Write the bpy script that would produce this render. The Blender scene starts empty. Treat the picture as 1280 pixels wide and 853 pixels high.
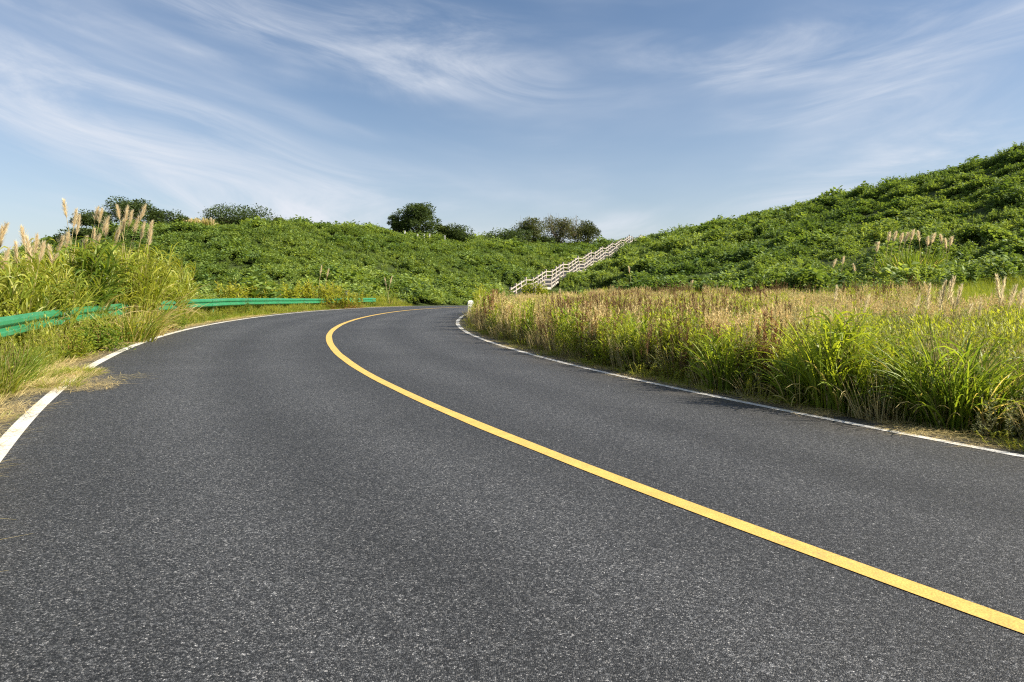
import bpy, math
import numpy as np
from mathutils import Vector

# ------------------------------------------------------------------ camera, sky, sun, exposure
scene = bpy.context.scene
COL = scene.collection
H_EYE, Y_HOR, FPX = 1.346, 355.0, 853.0
cam_data = bpy.data.cameras.new('camera')
cam_data.sensor_width = 36.0
cam_data.lens = 36.0 * FPX / 1280.0
cam_data.shift_y = -(426.5 - Y_HOR) / 1280.0
cam_data.clip_start = 0.05
cam_data.clip_end = 6000
cam = bpy.data.objects.new('camera', cam_data)
cam.location = (0, 0, H_EYE)
cam.rotation_euler = (math.radians(90), 0, 0)
COL.objects.link(cam)
scene.camera = cam

SUN_EL, SUN_AZ = 34.0, 101.0          # azimuth clockwise from +Y (view direction): 90 = camera right
world = bpy.data.worlds.new('World')
scene.world = world
world.use_nodes = True
wn, wl = world.node_tree.nodes, world.node_tree.links
wn.clear()
def N(nodes, typ, **kw):
    n = nodes.new(typ)
    for k, v in kw.items():
        setattr(n, k, v)
    return n
w_out = N(wn, 'ShaderNodeOutputWorld')
w_bg = N(wn, 'ShaderNodeBackground')
w_bg.inputs['Strength'].default_value = 0.056
w_sky = N(wn, 'ShaderNodeTexSky', sky_type='NISHITA', sun_disc=False)
w_sky.sun_elevation = math.radians(SUN_EL)
w_sky.sun_rotation = math.radians(SUN_AZ)
w_sky.altitude = 200
w_sky.air_density = 1.0
w_sky.dust_density = 1.1
w_sky.ozone_density = 3.0
# cirrus: streaks that run parallel across the sky, drawn on a flat layer high above
w_geo = N(wn, 'ShaderNodeTexCoord')
w_sep = N(wn, 'ShaderNodeSeparateXYZ')
wl.new(w_geo.outputs['Generated'], w_sep.inputs[0])
def wmath(op, a, b=None, c=None, clamp=False):
    n = N(wn, 'ShaderNodeMath', operation=op, use_clamp=clamp)
    for i, v in enumerate((a, b, c)):
        if v is None: continue
        if isinstance(v, (int, float)): n.inputs[i].default_value = v
        else: wl.new(v, n.inputs[i])
    return n.outputs[0]
w_x2 = wmath('ADD', w_sep.outputs['X'], -0.12)
w_warp = wmath('SUBTRACT', w_sep.outputs['Z'], wmath('MULTIPLY', wmath('MULTIPLY', w_x2, w_x2), 0.26))
def wnoise(su, sv, off, detail, rough, dist, lo, hi):
    c = N(wn, 'ShaderNodeCombineXYZ')
    wl.new(wmath('MULTIPLY_ADD', w_sep.outputs['X'], su, off), c.inputs[0]); wl.new(wmath('MULTIPLY', w_sep.outputs['Y'], su), c.inputs[1])
    wl.new(wmath('MULTIPLY', w_warp, sv), c.inputs[2])
    n = N(wn, 'ShaderNodeTexNoise')
    n.inputs['Scale'].default_value = 1.0
    n.inputs['Detail'].default_value = detail
    n.inputs['Roughness'].default_value = rough
    n.inputs['Distortion'].default_value = dist
    wl.new(c.outputs[0], n.inputs['Vector'])
    r = N(wn, 'ShaderNodeMapRange', interpolation_type='SMOOTHSTEP')
    r.inputs['From Min'].default_value = lo; r.inputs['From Max'].default_value = hi
    wl.new(n.outputs['Fac'], r.inputs['Value'])
    return r.outputs[0]
c_fine = wnoise(2.9, 12.5, 29.8, 10, 0.62, 1.1, 0.30, 0.80)
c_band = wnoise(1.5, 6.5, 40.8, 4, 0.5, 0.5, 0.36, 0.62)
c_veil = wnoise(1.0, 4.0, 21.6, 5, 0.55, 0.3, 0.30, 0.75)
c_haze = wmath('MULTIPLY', wmath('POWER', 2.718, wmath('MULTIPLY', wmath('ABSOLUTE', w_sep.outputs['Z']), -9.0)), 0.55)
c_all = wmath('ADD', wmath('ADD', wmath('MULTIPLY', wmath('MULTIPLY', c_fine, c_band), 0.82), wmath('MULTIPLY', c_veil, 0.17)), c_haze, clamp=True)
w_mix = N(wn, 'ShaderNodeMix', data_type='RGBA')
w_mix.inputs[7].default_value = (6.2, 6.5, 7.1, 1)
wl.new(c_all, w_mix.inputs[0])
w_hsv = N(wn, 'ShaderNodeHueSaturation'); w_hsv.inputs['Saturation'].default_value = 1.04
wl.new(w_sky.outputs[0], w_hsv.inputs['Color'])
wl.new(w_hsv.outputs[0], w_mix.inputs[6])
wl.new(w_mix.outputs[2], w_bg.inputs['Color'])
wl.new(w_bg.outputs[0], w_out.inputs['Surface'])

sun_data = bpy.data.lights.new('sun', 'SUN')
sun_data.energy = 5.0
sun_data.angle = math.radians(0.53)
sun_data.color = (1.0, 0.90, 0.74)
sun = bpy.data.objects.new('sun', sun_data)
_a, _e = math.radians(SUN_AZ), math.radians(SUN_EL)
SUN_DIR = Vector((math.sin(_a) * math.cos(_e), math.cos(_a) * math.cos(_e), math.sin(_e)))
sun.rotation_euler = SUN_DIR.to_track_quat('Z', 'Y').to_euler()
COL.objects.link(sun)

vs = scene.view_settings
vs.view_transform = 'Standard'
vs.look = 'None'
vs.gamma = 1.0
vs.use_curve_mapping = False
vs.exposure = 1.2
try:
    scene.cycles.max_bounces = 6
    scene.cycles.transparent_max_bounces = 4
    scene.cycles.use_denoising = False
    scene.cycles.filter_width = 1.2
except Exception:
    pass

# ------------------------------------------------------------------ helpers
rng = np.random.default_rng(11)
U = lambda a, b, n=None: rng.uniform(a, b, n)

def at(px, py, d):
    """a point d metres ahead that the photograph shows at pixel px, py"""
    return np.array([(px - 640) / FPX * d, d, H_EYE + (Y_HOR - py) / FPX * d])

def tag(o, label=None, cat=None, group=None, kind=None):
    if label: o['label'] = label
    if cat: o['category'] = cat
    if group: o['group'] = group
    if kind: o['kind'] = kind
    return o

def link(name, mesh, mat=None, parent=None, loc=None, rz=None):
    o = bpy.data.objects.new(name, mesh)
    COL.objects.link(o)
    if mat is not None and not mesh.materials: mesh.materials.append(mat)
    if parent is not None: o.parent = parent
    if loc is not None: o.location = loc
    if rz is not None: o.rotation_euler = (0, 0, rz)
    return o

def empty(name, loc, rz=0.0):
    o = bpy.data.objects.new(name, None)
    COL.objects.link(o)
    o.location = loc
    o.rotation_euler = (0, 0, rz)
    o.empty_display_size = 0.2
    return o

class Geo:
    """collects faces with a colour on every vertex"""
    def __init__(self): self.v, self.f, self.c, self.n = [], [], [], 0
    def add(self, V, F, C):
        V = np.asarray(V, float).reshape(-1, 3); F = np.asarray(F, int)
        self.v.append(V); self.f.append(F + self.n)
        C = np.asarray(C, float)
        if C.ndim == 1: C = np.tile(C, (len(V), 1))
        self.c.append(C.reshape(-1, 3)); self.n += len(V)
    def mesh(self, name, mat=None, smooth=True):
        V = np.concatenate(self.v); F = np.concatenate(self.f); C = np.concatenate(self.c)
        return quad_mesh(name, V, F, C, mat, smooth)

def quad_mesh(name, V, F, C=None, mat=None, smooth=True):
    m = bpy.data.meshes.new(name)
    nf, k = F.shape
    m.vertices.add(len(V)); m.vertices.foreach_set('co', V.astype(np.float32).ravel())
    m.loops.add(nf * k); m.loops.foreach_set('vertex_index', F.astype(np.int32).ravel())
    m.polygons.add(nf); m.polygons.foreach_set('loop_start', np.arange(0, nf * k, k, dtype=np.int32))
    m.polygons.foreach_set('use_smooth', np.full(nf, smooth))
    if C is not None:
        a = m.attributes.new('Col', 'FLOAT_COLOR', 'POINT')
        a.data.foreach_set('color', np.c_[np.clip(C, 0, 1), np.ones(len(C))].astype(np.float32).ravel())
    m.update(calc_edges=True)
    if mat: m.materials.append(mat)
    return m

def axis(base, az, lean, curve, L, nseg):
    """bent centre lines: lean = angle from upright at the foot, curve = bend added to the tip"""
    n = len(L)
    t = (np.arange(nseg) + 0.5) / nseg
    th = lean[:, None] + curve[:, None] * t ** 1.5 * 1.25
    h = np.concatenate([np.zeros((n, 1)), np.cumsum(np.sin(th), 1)], 1) * (L / nseg)[:, None]
    z = np.concatenate([np.zeros((n, 1)), np.cumsum(np.cos(th), 1)], 1) * (L / nseg)[:, None]
    P = np.stack([base[:, 0:1] + h * np.cos(az)[:, None], base[:, 1:2] + h * np.sin(az)[:, None], base[:, 2:3] + z], -1)
    return P

PROF = {'blade': lambda t: np.where(t < 0.25, 0.55 + 1.8 * t, 1.0) * np.clip(1 - t, 0, 1) ** 0.55 + 0.02,
        'leaf': lambda t: np.clip(np.sin(np.pi * np.clip(t * 0.93 + 0.05, 0, 1)), 0.03, 1),
        'thin': lambda t: 1.0 - 0.75 * t}

def strips(g, base, az, lean, curve, L, W, c0, c1, nseg=4, prof='blade', roll=None):
    n = len(L)
    P = axis(base, az, lean, curve, L, nseg)
    T = np.gradient(P, axis=1); T /= np.linalg.norm(T, axis=2, keepdims=True) + 1e-9
    side = np.stack([-np.sin(az), np.cos(az), np.zeros(n)], -1)[:, None, :] * np.ones((1, nseg + 1, 1))
    if roll is not None:
        nor = np.cross(T, side)
        side = side * np.cos(roll)[:, None, None] + nor * np.sin(roll)[:, None, None]
    t = np.linspace(0, 1, nseg + 1)
    w = PROF[prof](t)[None, :, None] * W[:, None, None] * 0.5
    V = np.stack([P - side * w, P + side * w], 2)                 # n, nseg+1, 2, 3
    C = c0[:, None, None, :] * (1 - t)[None, :, None, None] + c1[:, None, None, :] * t[None, :, None, None]
    C = np.broadcast_to(C, V.shape)
    k = (nseg + 1) * 2
    loc = np.array([[2 * i, 2 * i + 1, 2 * i + 3, 2 * i + 2] for i in range(nseg)])
    F = (np.arange(n) * k)[:, None, None] + loc[None]
    g.add(V, F.reshape(-1, 4), C.reshape(-1, 3))
    return P

def tubes(g, P, r0, r1, c0, c1, sides=3):
    n, k, _ = P.shape
    T = np.gradient(P, axis=1); T /= np.linalg.norm(T, axis=2, keepdims=True) + 1e-9
    ref = np.where(np.abs(T[..., 2:3]) > 0.9, np.array([1., 0, 0]), np.array([0, 0, 1.]))
    A = np.cross(T, ref); A /= np.linalg.norm(A, axis=2, keepdims=True) + 1e-9
    B = np.cross(T, A)
    t = np.linspace(0, 1, k)
    r = (np.asarray(r0)[:, None] * (1 - t) + np.asarray(r1)[:, None] * t)[..., None, None]
    an = np.arange(sides) / sides * 2 * np.pi
    V = P[:, :, None, :] + r * (A[:, :, None, :] * np.cos(an)[None, None, :, None] + B[:, :, None, :] * np.sin(an)[None, None, :, None])
    C = c0[:, None, None, :] * (1 - t)[None, :, None, None] + c1[:, None, None, :] * t[None, :, None, None]
    C = np.broadcast_to(C, V.shape)
    loc = []
    for i in range(k - 1):
        for j in range(sides):
            j2 = (j + 1) % sides
            loc.append([i * sides + j, i * sides + j2, (i + 1) * sides + j2, (i + 1) * sides + j])
    F = (np.arange(n) * k * sides)[:, None, None] + np.array(loc)[None]
    g.add(V, F.reshape(-1, 4), C.reshape(-1, 3))

def box(g, lo, hi, c=(0.8, 0.8, 0.8), M=None):
    x0, y0, z0 = lo; x1, y1, z1 = hi
    V = np.array([[x0, y0, z0], [x1, y0, z0], [x1, y1, z0], [x0, y1, z0], [x0, y0, z1], [x1, y0, z1], [x1, y1, z1], [x0, y1, z1]], float)
    if M is not None: V = M(V)
    F = [[0, 3, 2, 1], [4, 5, 6, 7], [0, 1, 5, 4], [1, 2, 6, 5], [2, 3, 7, 6], [3, 0, 4, 7]]
    g.add(V, F, np.array(c, float))

def mixc(a, b, n, jitter=0.12, t=None):
    """n colours between a and b"""
    t = U(0, 1, n) if t is None else t
    c = np.array(a)[None] * (1 - t)[:, None] + np.array(b)[None] * t[:, None]
    return c * U(1 - jitter, 1 + jitter, n)[:, None]

_lat = np.random.default_rng(5).uniform(0, 1, (256, 256))
def vnoise(x, y, s, seed=0):
    x = np.asarray(x) / s + seed * 17.31; y = np.asarray(y) / s + seed * 9.77
    xi, yi = np.floor(x).astype(int), np.floor(y).astype(int)
    fx, fy = x - xi, y - yi
    fx, fy = fx * fx * (3 - 2 * fx), fy * fy * (3 - 2 * fy)
    g = lambda i, j: _lat[i & 255, j & 255]
    return (g(xi, yi) * (1 - fx) + g(xi + 1, yi) * fx) * (1 - fy) + (g(xi, yi + 1) * (1 - fx) + g(xi + 1, yi + 1) * fx) * fy
def fnoise(x, y, s, seed=0):
    return (vnoise(x, y, s, seed) + 0.5 * vnoise(x, y, s / 2.1, seed + 3) + 0.25 * vnoise(x, y, s / 4.3, seed + 7)) / 1.75

# ------------------------------------------------------------------ materials
def new_mat(name):
    m = bpy.data.materials.new(name)
    m.use_nodes = True
    nt = m.node_tree
    nt.nodes.clear()
    out = nt.nodes.new('ShaderNodeOutputMaterial')
    return m, nt.nodes, nt.links, out

def leaf_material(name, transl=0.35, gloss=0.05, rough=0.45, tgain=(1.35, 1.25, 0.55)):
    m, n, l, out = new_mat(name)
    col = N(n, 'ShaderNodeAttribute', attribute_name='Col')
    tint = N(n, 'ShaderNodeAttribute', attribute_type='INSTANCER', attribute_name='tint')
    hsv = N(n, 'ShaderNodeHueSaturation')
    mu = N(n, 'ShaderNodeMath', operation='MULTIPLY_ADD'); mu.inputs[1].default_value = 1.0; mu.inputs[2].default_value = 1.0
    l.new(tint.outputs['Fac'], mu.inputs[0]); l.new(mu.outputs[0], hsv.inputs['Value'])
    hu = N(n, 'ShaderNodeMath', operation='MULTIPLY_ADD'); hu.inputs[1].default_value = -0.05; hu.inputs[2].default_value = 0.5
    l.new(tint.outputs['Fac'], hu.inputs[0]); l.new(hu.outputs[0], hsv.inputs['Hue'])
    l.new(col.outputs['Color'], hsv.inputs['Color'])
    d = N(n, 'ShaderNodeBsdfDiffuse'); l.new(hsv.outputs[0], d.inputs[0])
    tr = N(n, 'ShaderNodeBsdfTranslucent')
    tc = N(n, 'ShaderNodeMix', data_type='RGBA', blend_type='MULTIPLY'); tc.inputs[0].default_value = 1.0
    tc.inputs[7].default_value = (*tgain, 1)
    l.new(hsv.outputs[0], tc.inputs[6]); l.new(tc.outputs[2], tr.inputs[0])
    m1 = N(n, 'ShaderNodeMixShader'); m1.inputs[0].default_value = transl
    l.new(d.outputs[0], m1.inputs[1]); l.new(tr.outputs[0], m1.inputs[2])
    gl = N(n, 'ShaderNodeBsdfGlossy'); gl.inputs['Roughness'].default_value = rough
    m2 = N(n, 'ShaderNodeMixShader'); m2.inputs[0].default_value = gloss
    l.new(m1.outputs[0], m2.inputs[1]); l.new(gl.outputs[0], m2.inputs[2])
    l.new(m2.outputs[0], out.inputs['Surface'])
    return m

MAT_GRASS = leaf_material('grass_blades', 0.48, 0.02)
MAT_VINE = leaf_material('vine_leaves', 0.40, 0.05, 0.5)
MAT_WEED = leaf_material('weed_leaves', 0.48, 0.02)
MAT_DRY = leaf_material('dry_stalks', 0.30, 0.02, 0.6, (1.05, 1.0, 0.9))
MAT_PLUME = leaf_material('plume_silk', 0.58, 0.02, 0.6, (1.05, 1.0, 0.95))
MAT_TREE = leaf_material('tree_leaves', 0.25, 0.04, 0.5)
MAT_BARK = leaf_material('bark', 0.0, 0.0, 0.8)

def noise_node(n, l, vec, scale, detail=3, rough=0.55, dist=0.0):
    t = N(n, 'ShaderNodeTexNoise')
    t.inputs['Scale'].default_value = scale; t.inputs['Detail'].default_value = detail
    t.inputs['Roughness'].default_value = rough; t.inputs['Distortion'].default_value = dist
    l.new(vec, t.inputs['Vector'])
    return t.outputs['Fac']
def ramp(n, l, fac, stops, interp='LINEAR'):
    r = N(n, 'ShaderNodeValToRGB')
    r.color_ramp.interpolation = interp
    e = r.color_ramp.elements
    while len(e) < len(stops): e.new(0.5)
    for i, (p, c) in enumerate(stops):
        e[i].position = p
        e[i].color = (*(c if isinstance(c, (tuple, list)) else (c, c, c)), 1)
    l.new(fac, r.inputs[0])
    return r.outputs[0]
def mixcol(n, l, fac, a, b, mode='MIX'):
    m = N(n, 'ShaderNodeMix', data_type='RGBA', blend_type=mode)
    for i, v in ((0, fac), (6, a), (7, b)):
        if isinstance(v, (int, float)): m.inputs[i].default_value = v
        elif isinstance(v, tuple): m.inputs[i].default_value = (*v, 1)
        else: l.new(v, m.inputs[i])
    return m.outputs[2]

def asphalt_material():
    m, n, l, out = new_mat('asphalt')
    geo = N(n, 'ShaderNodeNewGeometry'); pos = geo.outputs['Position']
    vo = N(n, 'ShaderNodeTexVoronoi', feature='F1'); vo.inputs['Scale'].default_value = 168
    l.new(pos, vo.inputs['Vector'])
    sep = N(n, 'ShaderNodeSeparateColor'); l.new(vo.outputs['Color'], sep.inputs[0])
    stone = ramp(n, l, sep.outputs[0], [(0.0, (0.011, 0.012, 0.0142)), (0.40, (0.033, 0.0355, 0.0395)), (0.72, (0.072, 0.076, 0.082)), (0.92, (0.13, 0.134, 0.14)), (1.0, (0.24, 0.24, 0.24))])
    vo2 = N(n, 'ShaderNodeTexVoronoi', feature='F1'); vo2.inputs['Scale'].default_value = 80
    l.new(pos, vo2.inputs['Vector'])
    sep2 = N(n, 'ShaderNodeSeparateColor'); l.new(vo2.outputs['Color'], sep2.inputs[0])
    big = ramp(n, l, sep2.outputs[1], [(0.0, 0.62), (0.6, 0.95), (0.9, 1.3), (1.0, 2.0)])
    c = mixcol(n, l, 1.0, stone, big, 'MULTIPLY')
    edge = ramp(n, l, vo.outputs['Distance'], [(0.25, 1.0), (0.75, 0.35)])
    c = mixcol(n, l, 0.7, c, edge, 'MULTIPLY')
    large = ramp(n, l, noise_node(n, l, pos, 0.35, 4, 0.6), [(0.3, 0.82), (0.7, 1.18)])
    c = mixcol(n, l, 1.0, c, large, 'MULTIPLY')
    # wheel tracks polished and oil darkened lane middle: 'across' runs -1..1 over the road
    uv = N(n, 'ShaderNodeAttribute', attribute_name='across')
    tr = ramp(n, l, uv.outputs['Fac'], [(0.0, 1.0), (0.12, 0.95), (0.2, 1.22), (0.28, 0.84), (0.37, 1.2), (0.46, 0.88), (0.5, 0.78), (0.54, 0.88), (0.63, 1.16), (0.71, 0.84), (0.8, 1.16), (0.9, 0.95), (1.0, 0.85)], 'EASE')
    c = mixcol(n, l, 0.8, c, tr, 'MULTIPLY')
    # dust and soil washed on along both edges
    dn = noise_node(n, l, pos, 1.1, 6, 0.68)
    de = ramp(n, l, uv.outputs['Fac'], [(0.0, 1.0), (0.03, 0.7), (0.05, 0.10), (0.10, 0.0), (0.86, 0.0), (0.93, 0.18), (0.965, 0.55), (1.0, 0.85)])
    dm = N(n, 'ShaderNodeMath', operation='MULTIPLY'); l.new(de, dm.inputs[0])
    l.new(ramp(n, l, dn, [(0.38, 0.0), (0.66, 0.8)]), dm.inputs[1])
    c = mixcol(n, l, dm.outputs[0], c, (0.17, 0.135, 0.085))
    b = N(n, 'ShaderNodeBsdfPrincipled')
    l.new(c, b.inputs['Base Color'])
    b.inputs['Roughness'].default_value = 0.62
    b.inputs['Specular IOR Level'].default_value = 0.35
    bp = N(n, 'ShaderNodeBump'); bp.inputs['Strength'].default_value = 0.65; bp.inputs['Distance'].default_value = 0.006
    bp.invert = True
    l.new(vo.outputs['Distance'], bp.inputs['Height']); l.new(bp.outputs[0], b.inputs['Normal'])
    l.new(b.outputs[0], out.inputs['Surface'])
    return m

def paint_material(name, colr, worn, chip=0.6):
    m, n, l, out = new_mat(name)
    geo = N(n, 'ShaderNodeNewGeometry'); pos = geo.outputs['Position']
    vo = N(n, 'ShaderNodeTexVoronoi', feature='F1'); vo.inputs['Scale'].default_value = 95
    l.new(pos, vo.inputs['Vector'])
    big = noise_node(n, l, pos, 2.2, 6, 0.7)
    fine = noise_node(n, l, pos, 60, 3, 0.6)
    a = N(n, 'ShaderNodeMath', operation='MULTIPLY'); l.new(big, a.inputs[0]); l.new(fine, a.inputs[1])
    wear = ramp(n, l, a.outputs[0], [(0.27, 0.0), (0.42, chip)])
    c = mixcol(n, l, wear, colr, worn)
    c = mixcol(n, l, 0.85, c, ramp(n, l, noise_node(n, l, pos, 7, 6, 0.75), [(0.3, 0.72), (0.7, 1.12)]), 'MULTIPLY')
    c = mixcol(n, l, 0.45, c, ramp(n, l, vo.outputs['Distance'], [(0.3, 1.05), (0.8, 0.55)]), 'MULTIPLY')
    b = N(n, 'ShaderNodeBsdfPrincipled'); l.new(c, b.inputs['Base Color'])
    b.inputs['Roughness'].default_value = 0.7
    bp = N(n, 'ShaderNodeBump'); bp.inputs['Strength'].default_value = 0.25; bp.inputs['Distance'].default_value = 0.004; bp.invert = True
    l.new(vo.outputs['Distance'], bp.inputs['Height']); l.new(bp.outputs[0], b.inputs['Normal'])
    l.new(b.outputs[0], out.inputs['Surface'])
    return m

def ground_material():
    m, n, l, out = new_mat('soil_and_litter')
    geo = N(n, 'ShaderNodeNewGeometry'); pos = geo.outputs['Position']
    straw = ramp(n, l, noise_node(n, l, pos, 26, 5, 0.75), [(0.25, (0.14, 0.105, 0.06)), (0.5, (0.30, 0.235, 0.135)), (0.75, (0.48, 0.39, 0.23))])
    green = ramp(n, l, noise_node(n, l, pos, 9, 5, 0.7), [(0.3, (0.022, 0.030, 0.010)), (0.55, (0.04, 0.06, 0.015)), (0.8, (0.085, 0.095, 0.03))])
    at_ = N(n, 'ShaderNodeAttribute', attribute_name='bare')
    bn = noise_node(n, l, pos, 1.7, 5, 0.7)
    ad = N(n, 'ShaderNodeMath', operation='ADD'); l.new(at_.outputs['Fac'], ad.inputs[0]); l.new(bn, ad.inputs[1])
    fac = ramp(n, l, ad.outputs[0], [(0.75, 0.0), (1.05, 1.0)])
    c = mixcol(n, l, fac, green, straw)
    b = N(n, 'ShaderNodeBsdfPrincipled'); l.new(c, b.inputs['Base Color']); b.inputs['Roughness'].default_value = 0.95
    b.inputs['Specular IOR Level'].default_value = 0.1
    bp = N(n, 'ShaderNodeBump'); bp.inputs['Strength'].default_value = 0.8; bp.inputs['Distance'].default_value = 0.04
    l.new(noise_node(n, l, pos, 14, 6, 0.7), bp.inputs['Height']); l.new(bp.outputs[0], b.inputs['Normal'])
    l.new(b.outputs[0], out.inputs['Surface'])
    return m

def plain_material(name, c1, c2, scale, rough, metallic=0.0, bump=0.0, streak=None):
    m, n, l, out = new_mat(name)
    geo = N(n, 'ShaderNodeNewGeometry'); pos = geo.outputs['Position']
    c = ramp(n, l, noise_node(n, l, pos, scale, 6, 0.65), [(0.3, c1), (0.7, c2)])
    if streak:
        c = mixcol(n, l, ramp(n, l, noise_node(n, l, pos, 3.3, 7, 0.75), [(0.52, 0.0), (0.72, 0.65)]), c, streak)
    b = N(n, 'ShaderNodeBsdfPrincipled'); l.new(c, b.inputs['Base Color'])
    b.inputs['Roughness'].default_value = rough; b.inputs['Metallic'].default_value = metallic
    if bump:
        bp = N(n, 'ShaderNodeBump'); bp.inputs['Strength'].default_value = bump; bp.inputs['Distance'].default_value = 0.01
        l.new(noise_node(n, l, pos, scale * 4, 4, 0.6), bp.inputs['Height']); l.new(bp.outputs[0], b.inputs['Normal'])
    l.new(b.outputs[0], out.inputs['Surface'])
    return m

MAT_ASPHALT = asphalt_material()
MAT_YELLOW = paint_material('yellow_paint', (0.62, 0.415, 0.10), (0.40, 0.29, 0.13), 0.7)
MAT_WHITE = paint_material('white_paint', (0.66, 0.65, 0.61), (0.20, 0.19, 0.17), 0.85)
MAT_GROUND = ground_material()
MAT_GREEN_STEEL = plain_material('green_coated_steel', (0.016, 0.145, 0.062), (0.028, 0.20, 0.088), 2.5, 0.42, 0.0, 0.0, (0.10, 0.20, 0.12))
MAT_STEEL = plain_material('galvanised_steel', (0.30, 0.31, 0.31), (0.45, 0.46, 0.46), 30, 0.45, 0.6)
MAT_CONCRETE = plain_material('pale_concrete', (0.26, 0.235, 0.205), (0.44, 0.40, 0.355), 1.6, 0.85, 0, 0.3, (0.24, 0.20, 0.16))
MAT_STEP = plain_material('step_concrete', (0.30, 0.28, 0.25), (0.42, 0.40, 0.36), 3.0, 0.9, 0, 0.3)
MAT_MARKER = plain_material('white_marker_paint', (0.66, 0.65, 0.63), (0.78, 0.77, 0.75), 12, 0.7, 0, 0.1)
MAT_GREY = plain_material('grey_plate', (0.16, 0.17, 0.20), (0.22, 0.23, 0.26), 12, 0.6)

# ------------------------------------------------------------------ road geometry
ROAD_N, ROAD_DS = 1301, 0.1                       # s runs -45 .. 85
_s = np.arange(ROAD_N) * ROAD_DS - 45.0
_k = np.interp(_s, [-45, 0, 10, 20, 32, 45, 70, 85], [0.010, 0.0151, 0.022, 0.0212, 0.0093, 0.0115, 0.0178, 0.02])
_i0 = 450
_th = np.concatenate([[0], np.cumsum((_k[1:] + _k[:-1]) / 2 * ROAD_DS)]); _th += -0.6017 - _th[_i0]
_rx = np.concatenate([[0], np.cumsum(np.sin(_th[:-1]) * ROAD_DS)]); _ry = np.concatenate([[0], np.cumsum(np.cos(_th[:-1]) * ROAD_DS)])
_rx += 2.7455 - _rx[_i0]; _ry += 1.562 - _ry[_i0]
_rz = -0.2587e-3 * np.maximum(_s - 12, 0) ** 2 - 0.0584e-3 * np.maximum(_s - 28, 0) ** 2
_c = np.clip(_s / 40, 0, 1)
_bank = 0.0387 - 0.0282 * _c
_wid = 1 + 0.1276 * _c
W_L, W_R = 3.6618, 3.6983

def road_at(s, o):
    """world point at distance s along the centre line, o metres to its right (measured in nominal lane widths)"""
    s = np.asarray(s, float); o = np.asarray(o, float)
    x, y, z, th, bk, wd = (np.interp(s, _s, a) for a in (_rx, _ry, _rz, _th, _bank, _wid))
    oo = o * wd
    return np.stack([x + np.cos(th) * oo, y - np.sin(th) * oo, z - bk * oo], -1)

_ss = slice(0, ROAD_N, 8)
def road_coords(x, y):
    """s, signed offset (nominal), road-plane height for ground points"""
    x = np.atleast_1d(np.asarray(x, float)); y = np.atleast_1d(np.asarray(y, float))
    S = np.empty(len(x)); O = np.empty(len(x)); Z = np.empty(len(x))
    cx, cy, cs = _rx[_ss], _ry[_ss], _s[_ss]
    for a in range(0, len(x), 20000):
        b = slice(a, a + 20000)
        d2 = (x[b, None] - cx) ** 2 + (y[b, None] - cy) ** 2
        j = d2.argmin(1)
        th = _th[_ss][j]
        dx, dy = x[b] - cx[j], y[b] - cy[j]
        along = dx * np.sin(th) + dy * np.cos(th)
        s = np.clip(cs[j] + along, -45, 85)
        th = np.interp(s, _s, _th)
        dx, dy = x[b] - np.interp(s, _s, _rx), y[b] - np.interp(s, _s, _ry)
        o = dx * np.cos(th) - dy * np.sin(th)
        end = np.abs(dx * np.sin(th) + dy * np.cos(th))       # beyond the ends of the road
        o = np.sign(o) * np.hypot(o, end)
        S[b] = s; O[b] = o / np.interp(s, _s, _wid)
        Z[b] = np.interp(s, _s, _rz) - np.interp(s, _s, _bank) * np.clip(o, -7, 7)
    return S, O, Z

# ------------------------------------------------------------------ terrain
VEG = 0.55
_cp = []
def cp(px, py, d, veg=VEG): p = at(px, py, d); _cp.append((p[0], p[1], p[2] - veg))
def cz(x, y, z): _cp.append((x, y, z))
RIDGE_A = [(20, 345, 70), (60, 332, 76), (100, 303, 85), (140, 286, 90), (200, 285, 95), (300, 279, 100), (400, 284, 110), (480, 291, 118), (560, 299, 125), (640, 304, 135), (720, 309, 146), (765, 311, 158)]
for q in RIDGE_A: cp(*q)
for px, py, d in RIDGE_A[3:]:
    p = at(px, py, d); cz(p[0] * 1.35, d * 1.35, p[2] - 2.5)
for q in [(150, 330, 68), (300, 355, 56), (300, 318, 76), (420, 362, 57), (430, 322, 84), (520, 355, 67), (540, 325, 92), (600, 374, 60), (620, 335, 95), (690, 318, 125), (655, 345, 92)]: cp(*q)
STAIR_A, STAIR_B = at(650, 372, 82), at(797, 302, 150)
for t in np.linspace(0, 1, 6):
    p = STAIR_A * (1 - t) + STAIR_B * t; cz(p[0], p[1], p[2] - 0.3)
RIDGE_B = [(825, 296, 148), (900, 284, 128), (1000, 262, 112), (1100, 241, 100), (1200, 215, 90), (1280, 195, 84), (1400, 150, 78), (1600, 100, 74)]
for q in RIDGE_B: cp(*q)
for px, py, d in RIDGE_B:
    p = at(px, py, d); cz(p[0] * 1.35, d * 1.35, p[2] + 0.5)
for q in [(740, 350, 78), (800, 338, 78), (900, 338, 60), (900, 308, 92), (1000, 318, 62), (1000, 290, 84), (1140, 332, 46), (1120, 285, 68), (1280, 332, 38), (1280, 260, 58), (1450, 320, 36), (1450, 240, 54)]: cp(*q)
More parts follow.
